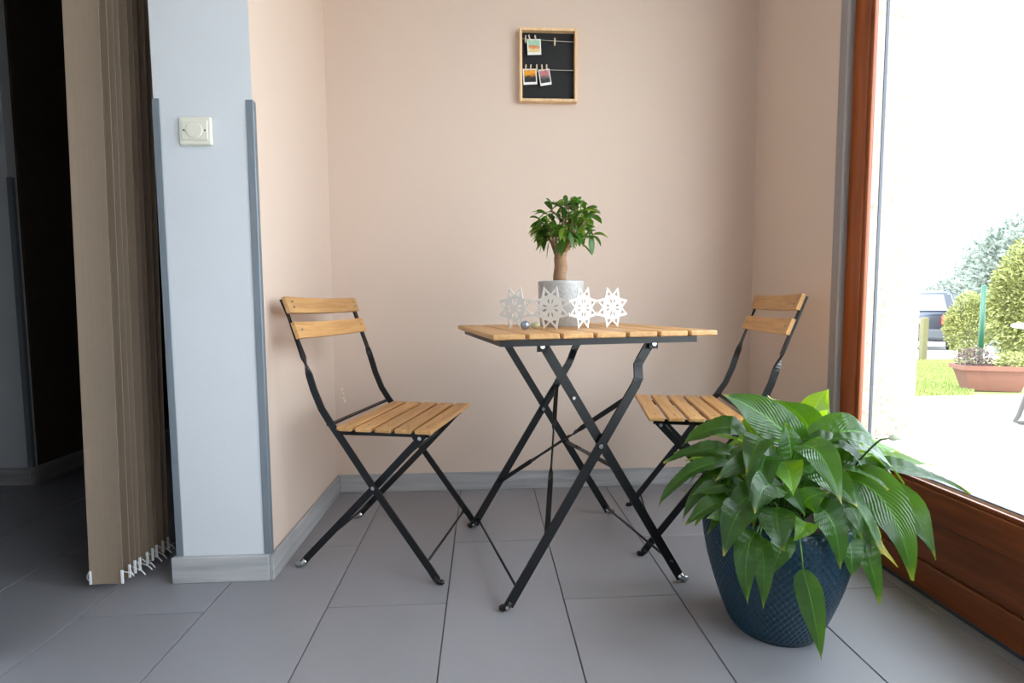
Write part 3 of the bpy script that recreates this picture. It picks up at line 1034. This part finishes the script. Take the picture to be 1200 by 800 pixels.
for k in range(26):
    a, e = rg.uniform(0, 2 * PI), rg.uniform(-0.25, 1.3)
    d = Vector((math.cos(a) * math.cos(e), math.sin(a) * math.cos(e), math.sin(e)))
    end = CC + Vector((d.x * 0.075, d.y * 0.075, d.z * 0.07))
    bm = bmesh.new()
    pts = bez(Vector((0.004 + d.x * .008, d.y * .008, 0.215)), Vector((d.x * .03, d.y * .03, 0.25)), end, 5)
    tube(bm, pts, [0.0035, 0.003, 0.0026, 0.0022, 0.0018, 0.0012], 5)
    obj('twig', bm, 'bark', fic, True)
    for j in range(9):
        base = pts[5 if j < 4 else 4 if j < 7 else 3]
        dd = (d * 0.8 + Vector((rg.gauss(0, .6), rg.gauss(0, .6), rg.gauss(-0.05, .45)))).normalized()
        ln = rg.uniform(0.040, 0.058)
        p2 = base + dd * ln + Vector((0, 0, -0.014))
        p1 = base + dd * ln * 0.55 + Vector((0, 0, 0.006))
        sd = dd.cross(Vector((rg.gauss(0, .25), rg.gauss(0, .25), 1))).normalized()
        obj('leaf', leaf_bm(base, p1, p2, rg.uniform(0.016, 0.023), sd, 0.25, 0.0, seed=k * 9 + j, shape=(0.8, 0.9), nl=6, nw=2), 'ficus_leaf' if rg.random() < 0.86 else 'ficus_young', fic)


def petal_outline():
    """one eighth of the eight pointed star with its cut outs"""
    out = [(0, 0.0), (0, 0.64), (0.36, 1.0), (0.47, 0.47)]
    h1 = [(0.045, 0.15), (0.045, 0.34), (0.14, 0.47), (0.17, 0.29)]
    h2 = [(0.09, 0.62), (0.27, 0.82), (0.345, 0.60), (0.27, 0.55)]
    return out, [h1, h2]


def flake_mesh(r, th):
    bm = bmesh.new()
    outer, holes = petal_outline()
    for q in range(8):
        M = Matrix.Rotation((q // 2) * PI / 2, 3, 'Y')
        mir = -1 if q % 2 else 1
        def P(x, z, y):
            return M @ Vector((x * mir * r, y, z * r))
        es = []
        tmp = bmesh.new()
        for lp in [outer] + holes:
            vs = [tmp.verts.new((x, z, 0)) for x, z in lp]
            es += [tmp.edges.new((vs[i], vs[(i + 1) % len(vs)])) for i in range(len(vs))]
        bmesh.ops.triangle_fill(tmp, edges=es, use_beauty=True)
        for y, fl in ((-th / 2, 1), (th / 2, 0)):
            mp = {v: bm.verts.new(P(v.co.x, v.co.y, y)) for v in tmp.verts}
            for f in tmp.faces:
                bm.faces.new([mp[v] for v in (f.verts if fl else reversed(f.verts))])
        for lp in [outer] + holes:
            n_ = len(lp)
            for i in range(n_):
                if lp is outer and i in (0, 3):
                    continue
                a, b = lp[i], lp[(i + 1) % n_]
                bm.faces.new([bm.verts.new(P(a[0], a[1], -th / 2)), bm.verts.new(P(b[0], b[1], -th / 2)), bm.verts.new(P(b[0], b[1], th / 2)), bm.verts.new(P(a[0], a[1], th / 2))])
        tmp.free()
    bmesh.ops.remove_doubles(bm, verts=bm.verts, dist=1e-5)
    bmesh.ops.recalc_face_normals(bm, faces=bm.faces)
    me = bpy.data.meshes.new('snowflake_panel')
    bm.to_mesh(me)
    bm.free()
    me.materials.append(MT['flake'])
    return me


FR_ = 0.057
fme = flake_mesh(FR_, 0.0022)
SY = 1.42
gar = thing('snowflake_garland', 'folding row of white cut-out snowflake stars standing before the small ficus', 'decoration', (at(658, 385, SY).x, SY, TZ))
joints = [(585, 1.468), (623.5, 1.404), (667, 1.350), (699, 1.428), (735, 1.492)]
jp = [Vector((at(x, 361, y).x, y, 0)) for x, y in joints]
for a, b in zip(jp, jp[1:]):
    m_ = (a + b) / 2 - Vector(gar.location)
    m_.z = FR_ + 0.0005
    d = b - a
    o = obj_me('snowflake_panel', fme, gar)
    o.location = m_
    o.rotation_euler = (0, 0, math.atan2(d.y, d.x))
    o.scale = (d.length / (2 * FR_), 1, 1)
for a in jp[1:-1]:
    for dz in (0.30, -0.30):
        bm = bmesh.new()
        c = Vector((a.x, a.y, 0)) - Vector(gar.location)
        c.z = FR_ * (1 + dz)
        tube(bm, [c - Vector((0, 0, 0.006)), c + Vector((0, 0, 0.006))], 0.0016, 8)
        obj('hinge', bm, 'flake', gar, True)
MT['marble_silver'] = mat('silver_blue_marble', srgb(150, 160, 178), 0.12, metal=0.7, vary=0.5, scale=120)
MT['marble_green'] = mat('pale_green_glass_pebble', srgb(190, 190, 150), 0.15, spec=0.8, vary=0.2, scale=80)
p = at(614.5, 379, 1.40)
bm = bmesh.new()
ball(bm, (0, 0, 0), 0.0125, 3)
tag(obj('marble', bm, 'marble_silver', None, True, (p.x, 1.372, TZ + 0.0125)), 'small shiny silver blue ball at the foot of the snowflakes', 'ball')
p = at(629, 380, 1.40)
bm = bmesh.new()
ball(bm, (0, 0, 0), 0.0115, 3, (1.25, 1, 0.8))
tag(obj('glass_pebble', bm, 'marble_green', None, True, (p.x, 1.44, TZ + 0.0094)), 'pale yellow green glass pebble behind the snowflakes', 'pebble')

# ================================================================== PHOTO BOARD
BX0, BX1, BZ0, BZ1, BT = 0.147, 0.371, 1.543, 1.817, 0.030
brd = thing('photo_board', 'black memo board in a pale wooden frame hung on the wall', 'board', (BX0, YB, BZ0))
BW, BHH = BX1 - BX0, BZ1 - BZ0
fwid = 0.010
obj('frame_bar', box((0, -BT, 0), (fwid, -0.0005, BHH), 0.001), 'board_wood', brd)
obj('frame_bar', box((BW - fwid, -BT, 0), (BW, -0.0005, BHH), 0.001), 'board_wood', brd)
obj('frame_bar', box((fwid, -BT, 0), (BW - fwid, -0.0005, fwid), 0.001), 'board_wood', brd)
obj('frame_bar', box((fwid, -BT, BHH - fwid), (BW - fwid, -0.0005, BHH), 0.001), 'board_wood', brd)
obj('backing', box((fwid, -0.008, fwid), (BW - fwid, -0.002, BHH - fwid)), 'board_black', brd)
STR = [(0.236, 0.227), (0.1235, 0.1205)]        # string height at both ends above the board foot
for za, zb in STR:
    bm = bmesh.new()
    tube(bm, [(fwid, -0.021, za), (BW / 2, -0.021, (za + zb) / 2 - 0.001), (BW - fwid, -0.021, zb)], 0.0011, 6)
    obj('string', bm, 'string', brd, True)


def bp_(px_, py_):
    q = at(px_, py_, YB - 0.021)
    return q


def print_mat(name, sky, low, mid, pattern):
    """flat printed picture: horizon bands and blotches from object coordinates"""
    m, t, b = new_mat(name)
    b.inputs['Roughness'].default_value = 0.4
    tc = N(t, 'ShaderNodeTexCoord')
    sp = N(t, 'ShaderNodeSeparateXYZ')
    t.links.new(tc.outputs['Object'], sp.inputs[0])
    no = N(t, 'ShaderNodeTexNoise')
    no.inputs['Scale'].default_value = pattern
    t.links.new(tc.outputs['Object'], no.inputs['Vector'])
    ad = N(t, 'ShaderNodeMath', operation='MULTIPLY_ADD')
    t.links.new(no.outputs['Fac'], ad.inputs[0])
    ad.inputs[1].default_value = 0.030
    t.links.new(sp.outputs[2], ad.inputs[2])
    mr = N(t, 'ShaderNodeMapRange')
    mr.inputs['From Min'].default_value = -0.003
    mr.inputs['From Max'].default_value = 0.035
    t.links.new(ad.outputs[0], mr.inputs['Value'])
    cr = N(t, 'ShaderNodeValToRGB')
    e = cr.color_ramp.elements
    e[0].position, e[0].color = 0.25, low
    e[1].position, e[1].color = 0.72, sky
    k = e.new(0.50)
    k.color = mid
    t.links.new(mr.outputs[0], cr.inputs[0])
    t.links.new(cr.outputs[0], b.inputs['Base Color'])
    return m


PR = [((203, 195), (318, 190), (320, 325), (203, 325), print_mat('print_teal_orange', srgb(160, 205, 180), srgb(226, 205, 150), srgb(220, 120, 60), 90), 'small white bordered print with green and orange picture on the upper string'),
      ((163, 447), (280, 443), (288, 575), (172, 580), print_mat('print_orange_black', srgb(236, 160, 40), srgb(38, 36, 40), srgb(80, 55, 40), 160), 'small white bordered print of orange sky over dark trees'),
      ((292, 460), (385, 440), (415, 578), (318, 588), print_mat('print_dark_pink', srgb(190, 120, 120), srgb(50, 52, 54), srgb(110, 100, 100), 120), 'tilted small print with dark and pink picture on the lower string')]
BK = lambda c: (590 + c[0] * 0.1375, 20 + c[1] * 0.1375)
for a, b, c, d, pm, lab in PR:
    q = [bp_(*BK(x)) for x in (a, b, c, d)]
    cen = (q[0] + q[1] + q[2] + q[3]) / 4
    wv = ((q[1] - q[0]) + (q[2] - q[3])) / 2
    hv = ((q[0] - q[3]) + (q[1] - q[2])) / 2
    w_, h_ = wv.length, hv.length
    ang = math.atan2(wv.z, wv.x)
    t = thing('photo_print', lab, 'photo', (cen.x, YB - 0.0238, cen.z), 0, 'prints pegged on the memo board')
    t.rotation_euler = (0, -ang, 0)
    obj('paper', box((-w_ / 2, -0.0004, -h_ / 2), (w_ / 2, 0.0004, h_ / 2)), 'paper', t)
    obj('picture', box((-w_ / 2 + w_ * .08, -0.0008, -h_ / 2 + h_ * .16), (w_ / 2 - w_ * .08, -0.00045, h_ / 2 - h_ * .06)), pm, t)
PEGS = [(188, 190, 4, 'first peg beside the board frame on the upper string, holding nothing'),
        (222, 185, -14, 'peg on the left corner of the green and orange print'),
        (273, 188, -10, 'peg on the right corner of the green and orange print'),
        (437, 212, 0, 'lone peg on the empty stretch of the upper string'),
        (190, 437, 4, 'peg on the left corner of the orange sky print'),
        (232, 437, 4, 'peg in the middle of the orange sky print'),
        (283, 437, 2, 'peg between the orange sky print and the tilted print'),
        (328, 437, -4, 'peg on the left corner of the tilted print'),
        (367, 437, 0, 'peg on the right corner of the tilted print')]
for x, y, a, lab in PEGS:
    q = bp_(*BK((x, y)))
    t = thing('clothes_peg', 'tiny pale wooden ' + lab, 'peg', (q.x, YB - 0.0225, q.z), 0, 'pegs on the memo board')
    t.rotation_euler = (0, R(a), 0)
    for s in (-1, 1):
        bm = box((-0.0024, -0.0016, -0.013), (0.0024, 0.0016, 0.013), 0.0005)
        bmesh.ops.rotate(bm, verts=bm.verts, cent=(0, 0, 0), matrix=Matrix.Rotation(s * 0.10, 3, 'X'))
        obj('jaw', bm, 'peg', t, False, (0, s * 0.0030, 0))
    bm = bmesh.new()
    tube(bm, [(-0.0027, 0, 0.002), (0.0027, 0, 0.002)], 0.0021, 8)
    obj('spring', bm, 'steel', t)

# ================================================================== WALL SOCKET COVER
q0, q1 = at(211, 138, PY0), at(250, 171, PY0)
sc = (q0 + q1) / 2
sw = thing('wall_socket_cover', 'square cream socket cover with round blank disc on white wall end', 'socket', (sc.x, PY0, sc.z))
bm = box((-0.041, -0.009, -0.036), (0.041, 0, 0.036), 0.003)
obj('plate', bm, 'cream', sw)
bm = box((-0.033, -0.0115, -0.024), (0.033, -0.0088, 0.026), 0.0012)
obj('insert', bm, 'cream', sw)
bm = bmesh.new()
tube(bm, [(0, -0.0115, 0.001), (0, -0.0138, 0.001), (0, -0.0142, 0.001)], [0.0205, 0.0205, 0.0185], 40)
obj('disc', bm, 'cream', sw)
for s in (-1, 1):
    bm = bmesh.new()
    disc(bm, (s * 0.0265, -0.0117, 0.001), (0, 1, 0), 0.0022, 0.0012, 12)
    obj('screw', bm, 'hole', sw)

# ================================================================== VERTICAL BLIND
vb = thing('vertical_blind', 'beige vertical blind drawn into a bunch beside the white wall end', 'blind', (-1.010, 1.39, 0))
obj('headrail', box((0.02, -0.28, 2.385), (0.064, 0.88, 2.425), 0.003), 'white_plastic', vb)
rg = random.Random(3)
vane_me = None
for k in range(9):
    yk = k * 0.0235 + rg.uniform(-.006, .006)
    bm = bmesh.new()
    cols = 6
    z0, z1 = 0.022, 2.375
    for th in (0,):
        vs = []
        for i in range(cols + 1):
            f = -1 + 2 * i / cols
            x, y = f * 0.043, 0.004 * (1 - f * f)
            vs.append([bm.verts.new((x + (z - z0) * 0.018, y + s * 0.0004, z)) for s in (-1, 1) for z in (z0, z1)])
        for a, b in zip(vs, vs[1:]):
            bm.faces.new((a[0], b[0], b[1], a[1]))
            bm.faces.new((a[2], a[3], b[3], b[2]))
            bm.faces.new((a[1], b[1], b[3], a[3]))
            bm.faces.new((a[0], a[2], b[2], b[0]))
        for a in (vs[0], vs[-1]):
            bm.faces.new((a[0], a[1], a[3], a[2]))
    bmesh.ops.recalc_face_normals(bm, faces=bm.faces)
    v = obj('vane', bm, 'vane', vb)
    v.location = (rg.uniform(-.002, .002), yk, 0)
    v.rotation_euler = (0, 0, rg.uniform(-.05, .05))
    # weight at the foot with its clips, and the bead chain to the next vane
    for sx in (-1, 1):
        a, b = sorted((sx * 0.038, sx * 0.0445))
        obj('weight_clip', box((a, -0.0022, z0 + 0.001), (b, 0.0022, z0 + 0.038), 0.001), 'white_plastic', v)
    if k < 8:
        for sx in (-1, 1):
            bm = bmesh.new()
            nb = 26
            dp = rg.uniform(0.016, 0.032)
            bul = rg.uniform(0.018, 0.042) * (1 if sx > 0 else -0.4)
            for i in range(nb + 1):
                f = i / nb
                s4 = 4 * f * (1 - f)
                ball(bm, (sx * 0.044 + bul * s4, 0.0235 * f, z0 + 0.034 + 0.006 * math.sin(f * PI * 2) - dp * s4), 0.0016, 1)
            obj('bead_chain', bm, 'white_plastic', v, True)

# ================================================================== GARDEN OUTSIDE
TZ0, GY, GS = -0.10, 4.45, 0.051          # terrace level, where it ends, fall of the ground beyond


def gz(y):
    return TZ0 - max(0.0, y - GY) * GS


def ground(px_, py_):
    """point of the ground that the photograph shows at a pixel"""
    y = 5.0
    for _ in range(60):
        q = at_z(px_, py_, gz(y) if y > GY else TZ0)
        y = y * 0.5 + q.y * 0.5
    return Vector((q.x, q.y, gz(q.y)))


def sheet(name, x0, x1, ys, m, dz=0.0, label=None, kind='structure'):
    bm = bmesh.new()
    rows = [[bm.verts.new((x, y, gz(y) + dz)) for x in (x0, x1)] for y in ys]
    low = [[bm.verts.new((x, y, gz(y) + dz - 0.15)) for x in (x0, x1)] for y in ys]
    for a, b in zip(rows, rows[1:]):
        bm.faces.new((a[0], a[1], b[1], b[0]))
    for a, b in zip(low, low[1:]):
        bm.faces.new((a[0], b[0], b[1], a[1]))
    for k in (0, 1):
        for i in range(len(ys) - 1):
            bm.faces.new((rows[i][k], rows[i + 1][k], low[i + 1][k], low[i][k]))
    bm.faces.new((rows[0][0], low[0][0], low[0][1], rows[0][1]))
    bm.faces.new((rows[-1][0], rows[-1][1], low[-1][1], low[-1][0]))
    bmesh.ops.recalc_face_normals(bm, faces=bm.faces)
    o = obj(name, bm, m)
    o['kind'] = kind
    o['label'] = label
    o['category'] = name.split('_')[-1]
    return o


MT['terrace'] = mat('pale_terrace_paving', srgb(214, 208, 198), 0.8, vary=0.06, scale=5)
MT['lawn'] = mat('lawn_soil', srgb(104, 110, 62), 0.9, vary=0.2, scale=6)
MT['gravel'] = mat('pale_gravel', srgb(205, 200, 192), 0.9, vary=0.1, scale=30)
MT['grass'] = mat('grass_blades', srgb(122, 134, 66), 0.7, vary=0.2, scale=3)
sheet('terrace', 1.50, 30, [-20, GY], 'terrace', 0, 'pale sunlit terrace outside the glass')
gfar = ground(1100, 421).y
sheet('garden_lawn', 1.50, 30, [GY, gfar], 'lawn', -0.005, 'green lawn beyond the terrace')
sheet('drive', 1.50, 60, [gfar, 60], 'gravel', 0.0, 'pale gravel drive beyond the lawn')
rg = random.Random(21)
bm = bmesh.new()
for k in range(16000):
    y = GY + (gfar - GY) * rg.random()
    x = y * rg.uniform(0.72, 1.0)
    z = gz(y) - 0.006
    h, a, w = rg.uniform(0.02, 0.05), rg.uniform(0, PI), 0.006
    dx, dy = math.cos(a) * w, math.sin(a) * w
    lx, ly = rg.gauss(0, .012), rg.gauss(0, .012)
    bm.faces.new([bm.verts.new(v) for v in ((x - dx, y - dy, z), (x + dx, y + dy, z), (x + lx, y + ly, z + h))])
gr = tag(obj('lawn_grass', bm, 'grass'), 'short bright green grass of the lawn beyond the terrace', 'grass')
gr['kind'] = 'stuff'


def foliage(bm, c, rad, n, size, rg, elong=2.2, droop=0.0, shell=0.55):
    for _ in range(n):
        while True:
            v = Vector((rg.uniform(-1, 1), rg.uniform(-1, 1), rg.uniform(-1, 1)))
            if shell * shell < v.length_squared < 1:
                break
        p = Vector(c) + Vector((v.x * rad[0], v.y * rad[1], v.z * rad[2]))
        d = (v.normalized() + Vector((rg.gauss(0, .6), rg.gauss(0, .6), rg.gauss(0.2 - droop, .6)))).normalized()
        s = d.cross(Vector((rg.gauss(0, 1), rg.gauss(0, 1), rg.gauss(0, 1)))).normalized()
        l, w = size * elong * rg.uniform(.6, 1.2), size * rg.uniform(.6, 1.2)
        m_ = p + d * l * .5
        bm.faces.new([bm.verts.new(q) for q in (p, m_ + s * w * .5, p + d * l, m_ - s * w * .5)])


MT['conifer'] = mat('yellow_green_conifer', srgb(122, 124, 68), 0.7, vary=0.45, scale=2.5)
MT['shrub'] = mat('grey_green_shrub', srgb(116, 124, 114), 0.75, vary=0.4, scale=1.2)
MT['heather'] = mat('faded_pink_heather', srgb(92, 74, 72), 0.8, vary=0.3, scale=14)
MT['garden_bark'] = mat('grey_garden_bark', srgb(104, 98, 94), 0.9, vary=0.3, scale=10)
MT['terracotta'] = mat('terracotta_planter', srgb(104, 66, 52), 0.8, vary=0.12, scale=8)
MT['green_post'] = mat('green_painted_metal', srgb(22, 72, 52), 0.5)
MT['post_wood'] = mat('weathered_yellowish_post', srgb(92, 86, 56), 0.8, vary=0.2, scale=9)
MT['garden_white'] = mat('white_table_top', srgb(225, 225, 225), 0.4)
MT['garden_grey'] = mat('grey_metal_tube', srgb(60, 58, 57), 0.45)


def bush(name, label, cat, base, rad, n, size, m, seed, trunk_r=0.05, group=None, elong=2.2, lift=0.9):
    rg = random.Random(seed)
    t = thing(name, label, cat, base, 0, group)
    bm = bmesh.new()
    tube(bm, [(0, 0, -0.05), (0.02, 0, rad[2] * 0.5), (0, 0.02, rad[2] * lift)], [trunk_r, trunk_r * .7, trunk_r * .3], 8)
    obj('trunk', bm, 'garden_bark', t, True)
    bm = bmesh.new()
    foliage(bm, (0, 0, rad[2] * lift + 0.02), rad, n, size, rg, elong)
    for k in range(10):
        a = rg.uniform(0, 2 * PI)
        e = rg.uniform(-.6, .9)
        c = Vector((math.cos(a) * math.cos(e) * rad[0] * .7, math.sin(a) * math.cos(e) * rad[1] * .7, rad[2] * lift + math.sin(e) * rad[2] * .75))
        foliage(bm, c, [r * .38 for r in rad], n // 14, size, rg, elong)
    f = obj('foliage', bm, m, t)
    f['kind'] = 'stuff'
    return t


# terracotta trough with heather at the terrace edge
pb = ground(1174, 459)
pl = thing('garden_trough', 'terracotta trough with faded pink heather at the terrace edge', 'planter', (pb.x, pb.y + 0.12, gz(pb.y)), -0.35)
bm = bmesh.new()
v = []
for z, hx, hy in ((0.0, 0.20, 0.09), (0.20, 0.26, 0.125), (0.20, 0.285, 0.145), (0.245, 0.285, 0.145), (0.245, 0.265, 0.125), (0.21, 0.262, 0.122)):
    v.append([bm.verts.new((sx * hx, sy * hy, z)) for sx, sy in ((-1, -1), (1, -1), (1, 1), (-1, 1))])
for a, b in zip(v, v[1:]):
    for k in range(4):
        bm.faces.new((a[k], a[(k + 1) % 4], b[(k + 1) % 4], b[k]))
bm.faces.new(v[0][::-1])
bm.faces.new(v[-1])
obj('trough', bm, 'terracotta', pl)
rg = random.Random(8)
bm = bmesh.new()
foliage(bm, (-0.14, 0, 0.29), (0.15, 0.12, 0.12), 1500, 0.012, rg, 2.0, shell=0.1)
obj('heather', bm, 'heather', pl)['kind'] = 'stuff'
bm = bmesh.new()
foliage(bm, (0.16, 0, 0.27), (0.12, 0.10, 0.10), 500, 0.02, rg, 2.0, shell=0.1)
obj('greenery', bm, 'conifer', pl)['kind'] = 'stuff'

# conifers behind the trough
g = ground(1186, 441)
g = at(1220, 400, 6.05)
g.z = gz(6.05)
bush('conifer', 'tall yellow green conifer behind the terracotta trough', 'tree', g, (0.50, 0.5, 0.95), 11000, 0.028, 'conifer', 1, 0.06, 'conifers beyond the terrace')
g = at(1134, 400, 9.9)
g.z = gz(9.9)
bush('conifer', 'lower yellow green conifer beside the green metal post', 'tree', g, (0.36, 0.36, 0.68), 5000, 0.028, 'conifer', 2, 0.05, 'conifers beyond the terrace')
for i, (px_, Y, rz, rx, lab) in enumerate(((1184, 15.6, 2.1, 1.5, 'large grey green tree high behind the conifers'),
                                           (1135, 22, 1.7, 1.8, 'rounded grey green shrub behind the parked car'),
                                           (1085, 30, 1.5, 1.8, 'small dark shrub above the roof of the parked car'),
                                           (1215, 11, 1.7, 1.3, 'grey green tree rising beside the tall conifer'))):
    q = at(px_, 400, Y)
    bush('garden_tree', lab, 'tree', (q.x, Y, gz(Y)), (rx, rx, rz), 7000, 0.07, 'shrub', 30 + i, 0.1, 'grey green trees beyond the drive')


def bare_tree(px_, Y, h, seed, lab):
    rg = random.Random(seed)
    q = at(px_, 400, Y)
    t = thing('bare_tree', lab, 'tree', (q.x, Y, gz(Y)), 0, 'bare winter trees beyond the drive')
    bm = bmesh.new()
    top = Vector((rg.uniform(-.2, .2), 0, h))
    tube(bm, bez(Vector((0, 0, -.05)), Vector((rg.uniform(-.2, .2), 0, h * .5)), top, 6), [0.09 - 0.012 * k for k in range(7)], 7)
    tr = obj('trunk', bm, 'garden_bark', t, True)
    for k in range(22):
        z = h * rg.uniform(.3, .98)
        a = rg.uniform(0, 2 * PI)
        ln = h * rg.uniform(.18, .38) * (1.15 - z / h)
        b0 = Vector((0, 0, z))
        b2 = b0 + Vector((math.cos(a) * ln, math.sin(a) * ln, ln * rg.uniform(.6, 1.2)))
        bm = bmesh.new()
        pts = bez(b0, b0 + Vector((math.cos(a) * ln * .6, math.sin(a) * ln * .6, ln * .3)), b2, 4)
        tube(bm, pts, [0.03, .024, .018, .012, .006], 5)
        for j in range(4):
            s0 = pts[rg.randint(1, 3)]
            s1 = s0 + Vector((rg.gauss(0, .3), rg.gauss(0, .3), rg.uniform(.2, .5))) * ln
            tube(bm, [s0, (s0 + s1) / 2 + Vector((0, 0, .02)), s1], [.012, .008, .004], 4)
        obj('branch', bm, 'garden_bark', t)


bare_tree(1098, 28, 5.6, 1, 'slim bare tree rising behind the parked car roof')
bare_tree(1112, 34, 6.8, 2, 'tall bare tree between the car and the conifers')
bare_tree(1132, 26, 5.8, 3, 'bare forked tree before the grey green shrub')
bare_tree(1150, 31, 7.2, 4, 'tallest bare tree left of the grey green trees')

# posts
q = at(1149, 411, 7.6)
q.z = gz(7.6)
bm = bmesh.new()
h = 0.0
top = at(1152, 336, q.y)
tube(bm, [(0, 0, -0.02), (0, 0, top.z - q.z)], 0.035, 10)
ball(bm, (0, 0, top.z - q.z), 0.037, 1)
tag(obj('fence_post', bm, 'green_post', None, True, q), 'green painted metal post beside the conifers', 'post')
q = ground(1081, 422)
top = at(1081, 372, q.y)
bm = box((-0.05, -0.05, -0.02), (0.05, 0.05, top.z - q.z), 0.008)
bmesh.ops.scale(bm, vec=(0.55, 0.55, 1), verts=[v for v in bm.verts if v.co.z > (top.z - q.z) - 0.004])
tag(obj('wooden_post', bm, 'post_wood', None, False, q), 'yellowish wooden post at the edge of the lawn', 'post')

# garden table: white top on bent grey legs
q = ground(1189, 497)
gt = thing('garden_table', 'round white garden table with bent grey tube legs on the terrace', 'table', (q.x + 0.26, q.y - 0.25, TZ0))
bm = lathe(bmesh.new(), [(0, 0.672), (0.39, 0.672), (0.41, 0.68), (0.41, 0.695), (0.40, 0.70), (0, 0.70)], 40)
obj('table_top', bm, 'garden_white', gt, False)
for k in range(4):
    a = math.atan2(0.69, -0.72) + k * PI / 2
    d = Vector((math.cos(a), math.sin(a), 0))
    bm = bmesh.new()
    pts = [d * 0.22 + Vector((0, 0, 0.67)), d * 0.27 + Vector((0, 0, 0.4)), d * 0.345 + Vector((0, 0, 0.06)), d * 0.36 + Vector((0, 0, 0.022)), d * 0.335 + Vector((0, 0, 0.016)), d * 0.10 + Vector((0, 0, 0.05)), d * 0.0 + Vector((0, 0, 0.06))]
    tube(bm, pts, 0.016, 10)
    obj('leg', bm, 'garden_grey', gt, True)

# ------------------------------------------------------------------ parked car, seen from behind
CY = 13.4
cb = at(1068, 411, CY)
car = thing('parked_car', 'dark grey estate car parked beyond the lawn, seen from behind', 'car', (cb.x, CY, cb.z), -0.82)
MT['car_paint'] = mat('dark_grey_car_paint', srgb(60, 64, 74), 0.25, metal=0.3)
MT['car_glass'] = mat('car_window_glass', srgb(96, 106, 128), 0.1, spec=0.8)
MT['tyre'] = mat('tyre_rubber', srgb(28, 28, 28), 0.85)
MT['tail_red'] = mat('red_tail_lamp', srgb(206, 50, 40), 0.3)
MT['bumper'] = mat('dark_bumper_plastic', srgb(60, 62, 68), 0.6)
body = [(0.0, 0.38), (-0.03, 0.60), (0.02, 0.98), (0.10, 1.03), (0.42, 1.55), (0.60, 1.62), (2.3, 1.62), (3.1, 1.08), (4.2, 0.92), (4.35, 0.40), (4.2, 0.26), (0.1, 0.26)]
bm = bmesh.new()
half = lambda z: 0.88 if z < 1.0 else 0.88 - (z - 1.0) * 0.33
vs = [[bm.verts.new((s * half(z), y, z)) for y, z in body] for s in (-1, 1)]
nb = len(body)
for k in range(nb):
    bm.faces.new((vs[0][k], vs[0][(k + 1) % nb], vs[1][(k + 1) % nb], vs[1][k]))
bm.faces.new(vs[0])
bm.faces.new(vs[1][::-1])
bmesh.ops.recalc_face_normals(bm, faces=bm.faces)
bmesh.ops.bevel(bm, geom=list(bm.edges), offset=0.04, segments=2, affect='EDGES')
obj('body', bm, 'car_paint', car, True)
bm = bmesh.new()
quad = [(-0.70, 0.125, 1.08), (0.70, 0.125, 1.08), (0.58, 0.385, 1.50), (-0.58, 0.385, 1.50)]
qa = [bm.verts.new((x, y - 0.022, z + 0.012)) for x, y, z in quad]
qb = [bm.verts.new((x, y + 0.03, z - 0.02)) for x, y, z in quad]
bm.faces.new(qa)
bm.faces.new(qb[::-1])
for k in range(4):
    bm.faces.new((qa[k], qa[(k + 1) % 4], qb[(k + 1) % 4], qb[k]))
obj('rear_window', bm, 'car_glass', car)
for s in (-1, 1):
    bm = bmesh.new()
    qd = [(0.55, 1.06), (2.95, 1.06), (2.25, 1.53), (0.72, 1.53)]
    a = [bm.verts.new((s * (half(z) + 0.012), y, z)) for y, z in qd]
    b = [bm.verts.new((s * (half(z) - 0.03), y, z)) for y, z in qd]
    bm.faces.new(a)
    bm.faces.new(b[::-1])
    for k in range(4):
        bm.faces.new((a[k], a[(k + 1) % 4], b[(k + 1) % 4], b[k]))
    obj('side_window', bm, 'car_glass', car)
    obj('tail_lamp', box((min(s * 0.60, s * 0.89), -0.045, 0.72), (max(s * 0.60, s * 0.89), 0.10, 0.97), 0.02), 'tail_red', car)
    m_ = obj('mirror', box((min(s * 0.86, s * 1.08), 2.55, 1.02), (max(s * 0.86, s * 1.08), 2.68, 1.17), 0.03), 'car_paint', car)
    bm = bmesh.new()
    tube(bm, [(s * 0.60, 0.62, 1.62), (s * 0.60, 0.72, 1.67), (s * 0.60, 2.1, 1.67), (s * 0.60, 2.2, 1.62)], 0.018, 8)
    obj('roof_rail', bm, 'bumper', car)
    for y in (0.82, 3.5):
        bm = bmesh.new()
        tube(bm, [(s * 0.66, y, 0.32), (s * 0.68, y, 0.32), (s * 0.86, y, 0.32), (s * 0.885, y, 0.32)], [0.27, 0.32, 0.32, 0.28], 24)
        w_ = obj('wheel', bm, 'tyre', car, True)
        bm = bmesh.new()
        disc(bm, (s * 0.885, y, 0.32), (1, 0, 0), 0.19, 0.02, 16)
        obj('hubcap', bm, 'steel', w_)
obj('bumper', box((-0.86, -0.075, 0.34), (0.86, 0.10, 0.60), 0.04), 'bumper', car)
obj('number_plate', box((-0.26, -0.055, 0.76), (0.26, -0.02, 0.87), 0.004), 'white_plastic', car)
